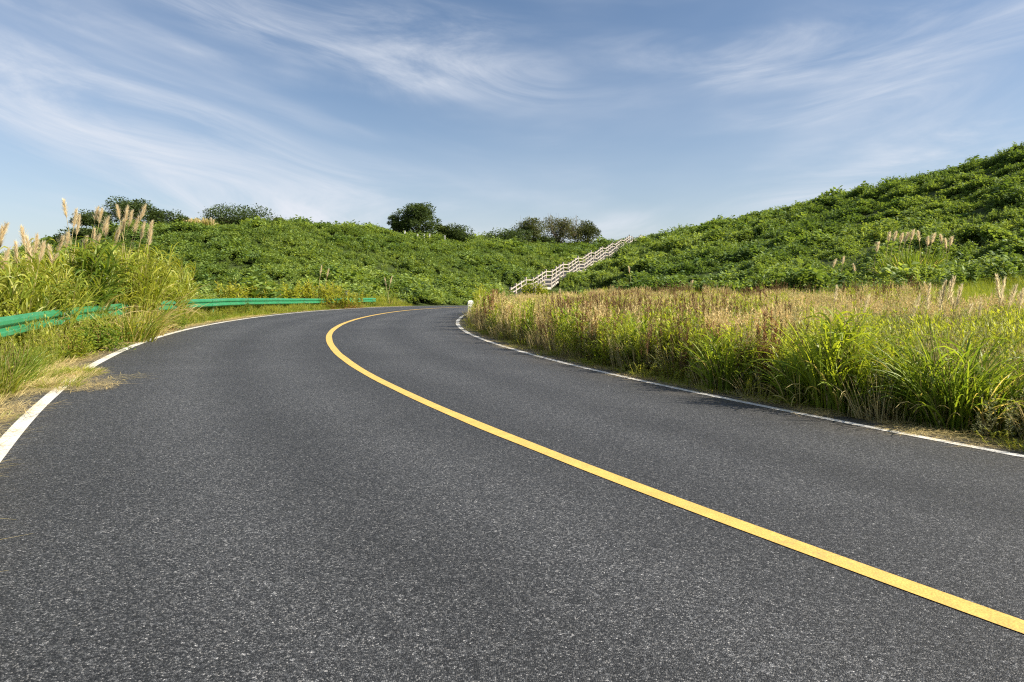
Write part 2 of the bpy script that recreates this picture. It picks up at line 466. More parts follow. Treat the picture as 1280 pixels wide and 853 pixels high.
for x, y, z in [(6, 12, -.28), (9, 9, -.3), (14, 14, -.25), (20, 20, -.1), (12, 24, -.3), (20, 28, .1), (6, 34, -.35), (12, 40, -.2), (30, 26, .3), (2, 46, -.5), (10, 52, .0), (20, 42, .4), (3, 62, -.6), (30, 10, 0), (15, 0, -.3), (20, -20, -.3), (60, 10, 1), (60, -40, 0),
                (-12, 8, -.6), (-16, 16, -.7), (-18, 26, -.7), (-18, 36, -.5), (-15, 46, -.35), (-25, 10, -2.2), (-32, 25, -2.6), (-34, 42, -2), (-45, 60, -2), (-60, 20, -4), (-70, 60, -4), (-5, -15, -.1), (-20, -20, -1), (-60, -40, -4), (-95, 90, -5), (-90, 140, -4)]: cz(x, y, z)
_cp = np.array(_cp)
def _tk(r2): return 0.5 * r2 * np.log(r2 + 1e-9)
_K = _tk((_cp[:, None, 0] - _cp[None, :, 0]) ** 2 + (_cp[:, None, 1] - _cp[None, :, 1]) ** 2) + np.eye(len(_cp)) * 25.0
_P = np.c_[np.ones(len(_cp)), _cp[:, :2]]
_A = np.block([[_K, _P], [_P.T, np.zeros((3, 3))]])
_w = np.linalg.solve(_A, np.r_[_cp[:, 2], 0, 0, 0])
def tps(x, y):
    out = np.empty(len(x))
    for a in range(0, len(x), 20000):
        b = slice(a, a + 20000)
        out[b] = _tk((x[b, None] - _cp[:, 0]) ** 2 + (y[b, None] - _cp[:, 1]) ** 2) @ _w[:-3] + _w[-3] + _w[-2] * x[b] + _w[-1] * y[b]
    return out
def sstep(a, b, t): t = np.clip((t - a) / (b - a), 0, 1); return t * t * (3 - 2 * t)
_sd = STAIR_B[:2] - STAIR_A[:2]; _sl = np.hypot(*_sd); _sd = _sd / _sl
def stair_coords(x, y):
    dx, dy = x - STAIR_A[0], y - STAIR_A[1]
    return dx * _sd[0] + dy * _sd[1], dx * _sd[1] - dy * _sd[0]
def ground_z(x, y):
    x = np.atleast_1d(np.asarray(x, float)); y = np.atleast_1d(np.asarray(y, float))
    S, O, Z = road_coords(x, y)
    h = tps(x, y)
    r = np.hypot(x, y)
    h = h + (fnoise(x, y, 9, 1) - 0.5) * 0.9 * sstep(25, 60, r) + (fnoise(x, y, 3, 2) - 0.5) * 0.25 * sstep(4, 10, np.abs(O))
    far = sstep(190, 420, r)
    h = h * (1 - far) - 6.0 * far
    u, v = stair_coords(x, y)
    sz = STAIR_A[2] + (STAIR_B[2] - STAIR_A[2]) * np.clip(u / _sl, 0, 1) - 0.35
    k = (1 - sstep(1.6, 5.0, np.abs(v))) * (1 - sstep(0, 4, np.maximum(-u, u - _sl)))
    h = h * (1 - k) + sz * k
    k = 1 - sstep(4.4, 9.0, np.abs(O))
    verge = np.where(np.abs(O) > 4.05, 0.03 * (vnoise(x, y, 0.7, 4) - 0.4), 0.0)
    return h * (1 - k) + (Z - 0.035 + verge) * k

def build_ground():
    def sp(n, a, lim, lo): 
        u = np.linspace(-1, 1, n); b = np.arcsinh(lim / a); return a * np.sinh(b * u)
    xs = sp(341, 14.0, 1500, 0)
    ys = np.concatenate([np.linspace(-60, -6, 28)[:-1], np.linspace(-6, 40, 150)[:-1], np.linspace(40, 190, 150)[:-1], 190 * (3000 / 190) ** np.linspace(0, 1, 34)])
    X, Y = np.meshgrid(xs, ys)
    z = ground_z(X.ravel(), Y.ravel())
    V = np.c_[X.ravel(), Y.ravel(), z]
    nx, ny = len(xs), len(ys)
    i = np.arange(nx * ny).reshape(ny, nx)
    F = np.stack([i[:-1, :-1], i[:-1, 1:], i[1:, 1:], i[1:, :-1]], -1).reshape(-1, 4)
    me = quad_mesh('ground', V, F, None, MAT_GROUND)
    S, O, Z = road_coords(V[:, 0], V[:, 1])
    e = np.where(O < 0, -O - 4.0, O - 4.0)
    bare = np.where(O < 0, 0.55 * (1 - sstep(0.0, 0.9, e)), 0.45 * (1 - sstep(0.1, 2.5, e)))
    a = me.attributes.new('bare', 'FLOAT', 'POINT'); a.data.foreach_set('value', bare.astype(np.float32))
    return tag(link('ground', me), kind='structure')
ground = build_ground()

def ribbon(name, s0, s1, ds, offs, lift, mat, skirt=0.0, wob=None):
    s = np.arange(s0, s1 + 1e-6, ds)
    rows = []
    for k, o in enumerate(offs):
        oo = np.full_like(s, o)
        if wob is not None: oo = oo + wob[k](s)
        P = road_at(s, oo); P[:, 2] += lift
        rows.append(P)
    if skirt:
        a, b = rows[0].copy(), rows[-1].copy(); a[:, 2] -= skirt; b[:, 2] -= skirt
        rows = [a] + rows + [b]
    V = np.stack(rows, 1); ns, k = V.shape[:2]
    i = np.arange(ns * k).reshape(ns, k)
    F = np.stack([i[:-1, :-1], i[:-1, 1:], i[1:, 1:], i[1:, :-1]], -1).reshape(-1, 4)
    me = quad_mesh(name, V.reshape(-1, 3), F, None, mat)
    return me, s, k

_edge = lambda sd: (lambda s: 0.05 * (vnoise(s, s * 0, 0.5, sd) - 0.5) + 0.10 * (vnoise(s, s * 0, 2.3, sd + 1) - 0.5))
offs = np.concatenate([[-4.02], np.linspace(-3.9, 3.9, 27), [4.02]])
zero = lambda s: 0 * s
me, s_, k_ = ribbon('road', -45, 85, 0.25, offs, 0.0, MAT_ASPHALT, 0.12, [_edge(21)] + [zero] * 27 + [_edge(31)])
ac = np.concatenate([[0], (offs + 4.02) / 8.04, [1]])
a = me.attributes.new('across', 'FLOAT', 'POINT'); a.data.foreach_set('value', np.tile(ac, len(s_)).astype(np.float32))
tag(link('road', me), kind='structure')
wv = lambda sd, a: (lambda s: a * (vnoise(s, s * 0, 0.9, sd) - 0.5))
me, *_ = ribbon('road_centre_line', -45, 85, 0.2, [-0.068, 0.068], 0.004, MAT_YELLOW, 0, [wv(41, .014), wv(43, .014)])
tag(link('road_centre_line', me), kind='structure')
for nm, o, sd in (('road_edge_line', -W_L, 51), ('road_edge_line', W_R, 61)):
    me, *_ = ribbon(nm, -45, 85, 0.2, [o - 0.06, o + 0.06], 0.004, MAT_WHITE, 0, [wv(sd, .012), wv(sd + 1, .012)])
    tag(link(nm, me), kind='structure')

# ------------------------------------------------------------------ plant shapes
STRAW, STRAW2 = (0.52, 0.42, 0.175), (0.68, 0.575, 0.29)
BROWN, RUST = (0.12, 0.07, 0.035), (0.26, 0.15, 0.06)
G_DARK, G_MID, G_LIT, G_YEL = (0.06, 0.12, 0.017), (0.12, 0.20, 0.024), (0.215, 0.29, 0.035), (0.38, 0.395, 0.06)
SAGE, SAGE2 = (0.20, 0.23, 0.12), (0.33, 0.35, 0.20)

def disc(n, r, z=0.0, p=0.5):
    a, q = U(0, 2 * np.pi, n), r * U(0, 1, n) ** p
    return np.c_[q * np.cos(a), q * np.sin(a), np.full(n, z)], a

def grass(g, n, h, w, r, ca, cb, base=None, lean=(0.02, 0.45), bend=(0.3, 1.5), seg=5, hmin=0.5):
    """a tuft of arching blades"""
    b, a = disc(n, r)
    if base is not None: b = b + np.asarray(base)
    L = h * U(hmin, 1.0, n)
    c = mixc(ca, cb, n)
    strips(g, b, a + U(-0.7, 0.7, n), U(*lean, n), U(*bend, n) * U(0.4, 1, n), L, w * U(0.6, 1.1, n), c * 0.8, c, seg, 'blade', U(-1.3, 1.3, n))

def leafy(g, gs, n, h, r, leaf, ca, cb, low=STRAW, per=34, spread=0.16, t0=0.12, stem=(0.16, 0.15, 0.05), up=(0.5, 1.15), wfac=0.2, droop=0.6):
    """upright weeds: stems with a spiral of narrow leaves, withered towards the foot"""
    b, a = disc(n, r)
    L = h * U(0.65, 1.0, n)
    P = axis(b, U(0, 6.28, n), U(0, spread, n), U(-0.1, 0.3, n), L, 6)
    sc = mixc(stem, np.array(stem) * 1.3, n)
    tubes(gs, P, 0.0045 * np.ones(n), 0.002 * np.ones(n), sc * 0.8, sc)
    for i in range(n):
        t = t0 + (1 - t0) * U(0, 1, per) ** 0.75
        q = t * 6; j = np.minimum(q.astype(int), 5); fr = (q - j)[:, None]
        pb = P[i, j] * (1 - fr) + P[i, j + 1] * fr
        az = np.arange(per) * 2.4 + U(0, 0.7, per)
        ll = leaf * (1.15 - 0.65 * t) * U(0.7, 1.2, per)
        dead = np.clip((0.42 - t) / 0.3, 0, 1)[:, None] * (U(0, 1, per) < 0.75)[:, None]
        c = mixc(ca, cb, per, 0.15, np.clip(t + U(-.25, .25, per), 0, 1))
        c = c * (1 - dead) + mixc(low, RUST, per) * dead
        strips(g, pb, az, U(*up, per) + dead[:, 0] * 0.8, U(0.1, droop, per), ll, ll * wfac, c, c, 2, 'leaf', U(-0.4, 0.4, per))

def seedhead(g, gs, n, h, r, ca, cb, head=0.3, per=26, bl=0.05, spread=0.2, stem=BROWN):
    """dry stalks that carry a loose seed head"""
    b, a = disc(n, r)
    L = h * U(0.6, 1.0, n)
    P = axis(b, U(0, 6.28, n), U(0, spread, n), U(-0.1, 0.35, n), L, 5)
    sc = mixc(stem, np.array(stem) * 1.6, n)
    tubes(gs, P, 0.004 * np.ones(n), 0.0018 * np.ones(n), sc, sc)
    for i in range(n):
        t = 1 - head * U(0, 1, per)
        q = t * 5; j = np.minimum(q.astype(int), 4); fr = (q - j)[:, None]
        pb = P[i, j] * (1 - fr) + P[i, j + 1] * fr
        c = mixc(ca, cb, per, 0.2)
        ll = bl * U(0.5, 1.2, per)
        strips(g, pb, U(0, 6.28, per), U(0.2, 1.3, per), U(0, 0.6, per), ll, ll * 0.28, c, c, 1, 'thin', U(-1, 1, per))

def dome(g, n, r, h, leaf, ca, cb, wfac=0.85, lumps=5):
    """a mound of broad vine leaves, lumpy"""
    cen, _ = disc(lumps, r * 0.7)
    cr = r * U(0.35, 0.65, lumps)
    k = rng.integers(0, lumps, n)
    a = U(0, 6.28, n); el = np.arccos(U(0.0, 1, n))
    rad = cr[k] * U(0.75, 1.05, n)
    p = np.c_[cen[k, 0] + rad * np.sin(el) * np.cos(a), cen[k, 1] + rad * np.sin(el) * np.sin(a), (h * U(0.35, 1.0, lumps))[k] * (0.25 + 0.75 * np.cos(el)) * U(0.8, 1.08, n)]
    L = leaf * U(0.6, 1.2, n)
    c = mixc(ca, cb, n, 0.18)
    strips(g, p, a + U(-1.2, 1.2, n), U(0.7, 1.5, n), U(0.1, 0.9, n), L, L * wfac, c, c, 2, 'leaf', U(-0.6, 0.6, n))

def shoots(g, n, r, h, leaf, ca, cb):
    """upright leafy shoots that stick out of the vine cover"""
    b, a = disc(n, r)
    for i in range(n):
        m = 26
        t = U(0.1, 1, m); hh = h * U(0.5, 1)
        az = np.arange(m) * 2.4
        p = b[i] + np.c_[0.06 * t * np.cos(a[i]), 0.06 * t * np.sin(a[i]), t * hh]
        ll = leaf * (1.2 - 0.6 * t)
        c = mixc(ca, cb, m, 0.2)
        strips(g, p, az, U(0.4, 1.2, m), U(0.2, 0.9, m), ll, ll * 0.42, c, c, 2, 'leaf', U(-0.5, 0.5, m))

def reeds(g, gs, n, h, r, leaf, w, ca, cb, per=14, low=STRAW, hmin=0.6, spread=0.16, droop=(0.7, 2.0), up=(0.25, 0.75)):
    """upright canes with long arching leaves all the way up"""
    b, a = disc(n, r)
    L = h * U(hmin, 1.0, n)
    P = axis(b, a, U(0, spread, n), U(0, 0.25, n), L * 0.86, 6)
    sc = mixc((0.22, 0.20, 0.07), (0.36, 0.31, 0.12), n)
    tubes(gs, P, np.full(n, 0.007), np.full(n, 0.003), sc, sc)
    t = 0.06 + 0.94 * U(0, 1, (n, per)) ** 0.8
    q = t * 6; j = np.minimum(q.astype(int), 5); fr = (q - j)[..., None]
    ii = np.arange(n)[:, None]
    pb = (P[ii, j] * (1 - fr) + P[ii, j + 1] * fr).reshape(-1, 3)
    t = t.ravel(); m = len(t)
    dead = (np.clip((0.4 - t) / 0.4, 0, 1) * (U(0, 1, m) < 0.7))[:, None]
    c = mixc(ca, cb, m, 0.18) * (1 - dead) + mixc(low, STRAW2, m) * dead
    ll = leaf * U(0.6, 1.2, m)
    strips(g, pb, U(0, 6.28, m), U(*up, m), U(*droop, m), ll, w * U(0.7, 1.15, m), c * 0.9, c, 5, 'blade', U(-1.0, 1.0, m))

def plume(g, gs, foot, az, lean, bend, L, head, col=(0.66, 0.55, 0.38), n=110, fluff=0.13, thick=1.0, tight=0.32):
    """one feathery plume on its stalk; returns nothing, fills g (silk) and gs (stalk)"""
    foot = np.asarray(foot, float)[None]
    P = axis(foot, np.array([az]), np.array([lean]), np.array([bend]), np.array([L]), 12)
    tubes(gs, P, [0.010 * thick], [0.005 * thick], np.array([[0.26, 0.27, 0.09]]), np.array([[0.55, 0.46, 0.24]]), 4)
    t = 1 - head / L * U(0, 1, n) ** 0.9
    q = t * 12; j = np.minimum(q.astype(int), 11); fr = (q - j)[:, None]
    pb = P[0, j] * (1 - fr) + P[0, j + 1] * fr
    s = (1 - t) * L / head                                     # 0 at tip, 1 at foot of the plume
    ln = fluff * (0.55 + 0.75 * np.sin(np.pi * np.clip(0.10 + 0.72 * s, 0, 1))) * U(0.6, 1.15, n)
    c = mixc(np.array(col) * 0.75, np.array(col) * 1.15, n, 0.12)
    strips(g, pb, az + rng.normal(0, 1.2, n), lean + bend * t + (0.06 + 0.42 * s) * U(0.3, 1.2, n), U(0.0, 0.35, n), ln, 0.0075 * thick * U(0.6, 1.2, n), c * 0.9, np.clip(c * 1.1, 0, 0.9), 3, 'thin', U(-1.2, 1.2, n))

def proto(name, fn, mat):
    g = Geo(); fn(g)
    return bpy.data.objects.new(name, g.mesh(name, mat))

# ------------------------------------------------------------------ scattering (uncountable cover)
def scatter(name, label, pts, scale, var, protos, rotz=None, tilt=0.12, tint=0.18, zsc=None, tintv=None):
    n = len(pts)
    me = bpy.data.meshes.new(name)
    me.vertices.add(n); me.vertices.foreach_set('co', np.asarray(pts, np.float32).ravel())
    rot = np.c_[U(-tilt, tilt, n), U(-tilt, tilt, n), U(0, 6.283, n) if rotz is None else rotz]
    sc = np.c_[scale, scale, scale if zsc is None else zsc]
    for nm, ty, val, key in (('rot', 'FLOAT_VECTOR', rot, 'vector'), ('scl', 'FLOAT_VECTOR', sc, 'vector'), ('var', 'INT', np.asarray(var, np.int32), 'value'),
                             ('tint', 'FLOAT', (U(-tint, tint, n) if tintv is None else tintv), 'value')):
        at_ = me.attributes.new(nm, ty, 'POINT')
        at_.data.foreach_set(key, np.asarray(val, np.int32 if ty == 'INT' else np.float32).ravel())
    o = link(name, me)
    tag(o, label, None, None, 'stuff')
    ng = bpy.data.node_groups.new(name, 'GeometryNodeTree')
    ng.interface.new_socket('Geometry', in_out='INPUT', socket_type='NodeSocketGeometry')
    ng.interface.new_socket('Geometry', in_out='OUTPUT', socket_type='NodeSocketGeometry')
    nn, ll = ng.nodes, ng.links
    gi, go = nn.new('NodeGroupInput'), nn.new('NodeGroupOutput')
    def attr(nm, ty):
        a = nn.new('GeometryNodeInputNamedAttribute'); a.data_type = ty; a.inputs['Name'].default_value = nm
        return a.outputs['Attribute']
    rot_s, scl_s, var_s = attr('rot', 'FLOAT_VECTOR'), attr('scl', 'FLOAT_VECTOR'), attr('var', 'INT')
    join = nn.new('GeometryNodeJoinGeometry')
    for k, p in enumerate(protos):
        inst = nn.new('GeometryNodeInstanceOnPoints')
        oi = nn.new('GeometryNodeObjectInfo'); oi.inputs['Object'].default_value = p; oi.inputs['As Instance'].default_value = True
        cmp_ = nn.new('FunctionNodeCompare'); cmp_.data_type = 'INT'; cmp_.operation = 'EQUAL'
        si = [s for s in cmp_.inputs if s.type == 'INT']
        ll.new(var_s, si[0]); si[1].default_value = k
        ll.new(gi.outputs[0], inst.inputs['Points']); ll.new(cmp_.outputs[0], inst.inputs['Selection'])
        ll.new(oi.outputs['Geometry'], inst.inputs['Instance'])
        ll.new(rot_s, inst.inputs['Rotation']); ll.new(scl_s, inst.inputs['Scale'])
        ll.new(inst.outputs[0], join.inputs[0])
    ll.new(join.outputs[0], go.inputs[0])
    md = o.modifiers.new('scatter', 'NODES'); md.node_group = ng
    return o

# ------------------------------------------------------------------ vine cover on the two hills
V_DARK, V_MID, V_LIT = (0.074, 0.138, 0.030), (0.138, 0.222, 0.048), (0.222, 0.308, 0.074)
vine_protos = [proto('vine_mound', lambda g: dome(g, 190, 0.8, 0.62, 0.21, V_DARK, V_MID), MAT_VINE),
               proto('vine_mound', lambda g: dome(g, 190, 0.8, 0.85, 0.22, V_MID, V_LIT, 0.8, 6), MAT_VINE),
               proto('vine_mound', lambda g: dome(g, 170, 0.7, 0.95, 0.19, V_DARK, V_LIT, 0.8, 4), MAT_VINE),
               proto('vine_shoots', lambda g: (dome(g, 90, 0.6, 0.5, 0.19, V_DARK, V_MID), shoots(g, 7, 0.5, 1.2, 0.22, V_MID, V_LIT)), MAT_VINE),
               proto('vine_pale', lambda g: (dome(g, 130, 0.7, 0.7, 0.21, V_MID, (0.26, 0.32, 0.06)), shoots(g, 4, 0.5, 0.9, 0.2, V_LIT, (0.28, 0.33, 0.07))), MAT_VINE)]

def hill_points():
    """ground points of both hillsides that can be seen from the road, with what lies just behind the ridges"""
    A = np.radians(np.linspace(-50, 54, 360)); D = 30 * (190 / 30) ** np.linspace(0, 1, 220)
    AA, DD = np.meshgrid(A, D)
    z = ground_z((DD * np.tan(AA)).ravel(), DD.ravel()).reshape(AA.shape)
    ang = (z + 0.6 - H_EYE) / DD
    run = np.maximum.accumulate(ang, 0)
    # random candidates
    n = 104000
    d = np.sqrt(U(26 ** 2, 185 ** 2, n)); a = U(np.radians(-50), np.radians(54), n)
    x, y = d * np.tan(a), d
    ia = np.clip(((a - A[0]) / (A[1] - A[0])).astype(int), 0, 359)
    idd = np.clip((np.log(d / 30) / np.log(190 / 30) * 219).astype(int), 0, 219)
    z = ground_z(x, y)
    keep = (z + 2.6 - H_EYE) / d > run[idd, ia]
    S, O, Z = road_coords(x, y)
    u, v = stair_coords(x, y)
    keep &= ~((np.abs(v) < 1.9) & (u > -2) & (u < _sl + 2))
    keep &= (np.abs(O) > np.interp(S, [30, 45], [7.0, 4.9]))
    return x[keep], y[keep], z[keep], S[keep], O[keep], v[keep], u[keep]
hx, hy, hz, hS, hO, hv, hu = hill_points()
# the far hill lies left of the stairs; the near one right of them
right = np.where(hu > -5, hv > 0, hO > 0)
# edge of the weed field below the right hill
def field_limit(x, y):      # > 0 on the hill, < 0 in the field
    a = np.degrees(np.arctan2(x, y))
    lim = np.interp(a, [-2, 1, 5, 12, 20, 28, 37, 46], [86, 80, 66, 52, 43, 37, 33, 31])
    return y - lim + (vnoise(x, y, 6, 9) - 0.5) * 5
lim = field_limit(hx, hy)
mound = (fnoise(hx, hy, 6.5, 12) - 0.5) * 0.8 + (vnoise(hx, hy, 2.3, 15) - 0.5) * 0.75
selL = (~right) & (hO < -4.8) & ((hS > 24) | (hO < -20)) & ((hx > -30) | (hy > 48))
selR = right & (lim > 0)
for nm, lab, sel, keepf, bump, seed in (('vine_cover', 'dense low green vine cover over the far hillside behind the guardrail', selL, 0.62, 1.05, 1), ('vine_cover', 'dense bushy green vine cover over the hillside beyond the weed field', selR, 1.0, 1.55, 2)):
    sel = sel & (U(0, 1, len(hx)) < keepf)
    x, y, z, md = hx[sel], hy[sel], hz[sel], mound[sel]
    n = len(x)
    d = np.hypot(x, y)
    pr = [0.30, 0.26, 0.2, 0.10, 0.14] if seed == 1 else [0.26, 0.22, 0.22, 0.22, 0.08]
    patch = vnoise(x, y, 7, 14 + seed)
    cum = np.cumsum(pr)
    var = np.searchsorted(cum, np.clip(0.55 * patch + 0.45 * U(0, 1, n), 0, 0.999) * 1.0).clip(0, 4)
    sc = (0.75 + 0.5 * np.clip(md * 2.2 + 0.5, 0, 1)) * U(0.75, 1.2, n) * np.interp(d, [30, 140], [0.8, 1.12])
    sc = np.where(U(0, 1, n) < 0.04, sc * 1.7, sc)
    pts = np.c_[x, y, z + np.maximum(md, -0.30) * bump]
    scatter(nm, lab, pts, sc, var, vine_protos, tintv=np.clip((fnoise(x, y, 14, 30) - 0.5) * 0.9 + U(-0.18, 0.18, n), -.3, .5))

# ------------------------------------------------------------------ trees on the skyline
def make_tree(name, label, px, ytop, ybase, wpx, d, seed, ca, cb, lobes=26, leaves=150, leaf=0.20, trunk=0.30, airy=0.0, cat='tree', group='trees along the skyline', flat=1.0):
    global rng
    keep, rng = rng, np.random.default_rng(seed)
    p = at(px, ybase, d)
    gz = ground_z(p[0], p[1])[0]
    top = at(px, ytop, d)[2]
    h = top - gz
    rw = wpx / FPX * d / 2
    bark = np.array([[0.10, 0.08, 0.06]])
    root = empty(name, (p[0], p[1], gz))
    tag(root, label, cat, group)
    gt, gb, gl = Geo(), Geo(), Geo()
    th = h * trunk * 0.45
    r0 = 0.035 * h + 0.03
    T = axis(np.array([[0, 0, -0.2]]), np.array([U(0, 6.28)]), np.array([0.05]), np.array([0.15]), np.array([th + 0.2]), 5)
    tubes(gt, T, [r0], [r0 * 0.7], bark, bark * 1.2, 7)
    fork = T[0, -1]
    nl = 7
    # lobes of foliage spread through a lopsided ellipsoid
    cz_ = th + (h - th) * 0.48
    an = U(0, 6.28, lobes); el = np.arcsin(U(-0.9, 1, lobes)); rr = U(0.15, 0.88, lobes) ** 0.7
    sk = 1 + 0.25 * np.cos(an - U(0, 6.28))
    C = np.c_[rw * rr * sk * np.cos(el) * np.cos(an), rw * rr * np.cos(el) * np.sin(an), cz_ + (h - th) * 0.5 * rr * np.sin(el) * flat]
    lr = rw * U(0.24, 0.50, lobes); leaves = int(leaves * 2.2); leaf = leaf * 1.25
    over = np.maximum(C[:, 2] + lr * 0.75 - h, 0); C[:, 2] -= over
    for i in range(nl):
        j = rng.integers(0, lobes, 1)[0]
        a0 = np.linspace(0, 1, 5)[:, None]
        mid = (fork + C[j]) / 2 + np.array([0, 0, 0.12 * h])
        B = (1 - a0) ** 2 * fork + 2 * a0 * (1 - a0) * mid + a0 ** 2 * C[j]
        tubes(gb, B[None], [r0 * 0.5], [r0 * 0.12], bark, bark * 1.3, 5)
    for i in range(lobes):
        a0 = np.linspace(0, 1, 4)[:, None]
        s = T[0, rng.integers(2, 6)]
        B = s * (1 - a0) + C[i] * a0 + np.array([0, 0, 0.25 * rw]) * (a0 * (1 - a0))
        tubes(gb, B[None], [r0 * 0.22], [r0 * 0.05], bark, bark * 1.4, 3)
        m = int(leaves * (1 - airy * U(0.3, 1)))
        a = U(0, 6.28, m); e = np.arccos(U(-0.8, 1, m)); q = lr[i] * U(0.35, 1.15, m) ** 0.6
        P = C[i] + np.c_[q * np.sin(e) * np.cos(a), q * np.sin(e) * np.sin(a), q * np.cos(e) * 0.8]
        L = leaf * U(0.6, 1.25, m)
        c = mixc(ca, cb, m, 0.2)
        strips(gl, P, a + U(-1, 1, m), U(0.5, 1.7, m), U(0, 0.8, m), L, L * 0.6, c, c, 2, 'leaf', U(-0.8, 0.8, m))
        if airy > 0.2:
            tw = 5
            P2 = axis(np.tile(C[i], (tw, 1)), U(0, 6.28, tw), U(0, 1.1, tw), U(-.4, .4, tw), lr[i] * U(0.8, 1.5, tw), 3)
            tubes(gb, P2, np.full(tw, 0.03), np.full(tw, 0.012), np.tile(bark, (tw, 1)) * 1.6, np.tile(bark, (tw, 1)) * 1.8)
    link('trunk', gt.mesh('trunk', MAT_BARK), parent=root)
    link('branches', gb.mesh('branches', MAT_BARK), parent=root)
    link('crown', gl.mesh('crown', MAT_TREE), parent=root)
    rng = keep
    return root
TD, TM, TL = (0.055, 0.088, 0.030), (0.095, 0.138, 0.045), (0.14, 0.185, 0.055)
make_tree('broadleaf_tree', 'tall dark spreading tree highest above the silver plumes', 163, 247, 293, 62, 96, 1, TD, TM, 30, 120, 0.24, 0.3, 0.15)
make_tree('broadleaf_tree', 'dark tree leaning out behind the plumes at the left end of the ridge', 122, 264, 304, 50, 92, 2, TD, TM, 22, 120, 0.24, 0.3, 0.1)
make_tree('broadleaf_tree', 'dark upright tree at the right end of the clump above the plumes', 204, 262, 290, 38, 98, 3, TD, TM, 18, 110, 0.22, 0.25, 0.1)
make_tree('shrub', 'dark round bush below the trees behind the plumes', 108, 286, 318, 46, 88, 4, TD, TM, 16, 130, 0.22, 0.15, 0, 'bush', None)
make_tree('broadleaf_tree', 'low wide dark tree on the ridge behind dry stalks', 288, 258, 282, 84, 103, 5, TD, TM, 26, 120, 0.22, 0.25, 0.1)
make_tree('broadleaf_tree', 'large round dark green tree standing alone on the middle ridge', 521, 254, 297, 50, 122, 6, TD, TM, 34, 160, 0.28, 0.2)
make_tree('broadleaf_tree', 'small paler tree against the left side of the large round tree', 494, 269, 295, 22, 121, 7, TM, TL, 14, 110, 0.24, 0.2)
make_tree('shrub', 'wide dark bush right of the large round tree', 571, 280, 303, 42, 125, 8, TD, TM, 20, 140, 0.26, 0.12, 0, 'bush', None)
make_tree('shrub', 'small green bush between the large round tree and the wide dark bush', 551, 280, 300, 22, 124, 9, TM, TL, 12, 120, 0.25, 0.12, 0, 'bush', None)
make_tree('shrub', 'low bushes at the foot of the thin trees left of the stairs', 632, 287, 307, 60, 134, 10, TD, TM, 18, 130, 0.26, 0.12, 0, 'bush', None)
make_tree('broadleaf_tree', 'thin crowned tree, leftmost of the three beside the stairs', 661, 272, 310, 42, 140, 11, (0.085, 0.11, 0.045), (0.14, 0.165, 0.065), 28, 130, 0.27, 0.35, 0.25)
make_tree('broadleaf_tree', 'half bare twiggy tree, middle of the three beside the stairs', 698, 271, 313, 50, 145, 12, (0.105, 0.12, 0.055), (0.165, 0.175, 0.085), 28, 120, 0.27, 0.35, 0.4)
make_tree('broadleaf_tree', 'dense dark rounded tree, nearest to the top of the stairs', 731, 276, 316, 42, 148, 13, (0.055, 0.075, 0.03), (0.10, 0.12, 0.045), 24, 140, 0.28, 0.25, 0.15)
make_tree('shrub', 'low dark bush filling the gap between the thin trees beside the stairs', 680, 295, 312, 40, 143, 17, TD, TM, 18, 130, 0.26, 0.12, 0, 'bush', None)
make_tree('shrub', 'dark bush on the crest of the right hill at the picture edge', 1274, 184, 200, 22, 86, 14, TD, TM, 12, 110, 0.18, 0.15, 0, 'bush', None)
make_tree('shrub', 'small bush on the ridge right of the low wide tree', 345, 273, 284, 26, 104, 15, TM, TL, 10, 110, 0.2, 0.12, 0, 'bush', None)
make_tree('shrub', 'small dark bush hidden among the dry stalks on the ridge', 228, 270, 284, 20, 98, 16, TD, TM, 10, 110, 0.2, 0.12, 0, 'bush', None)

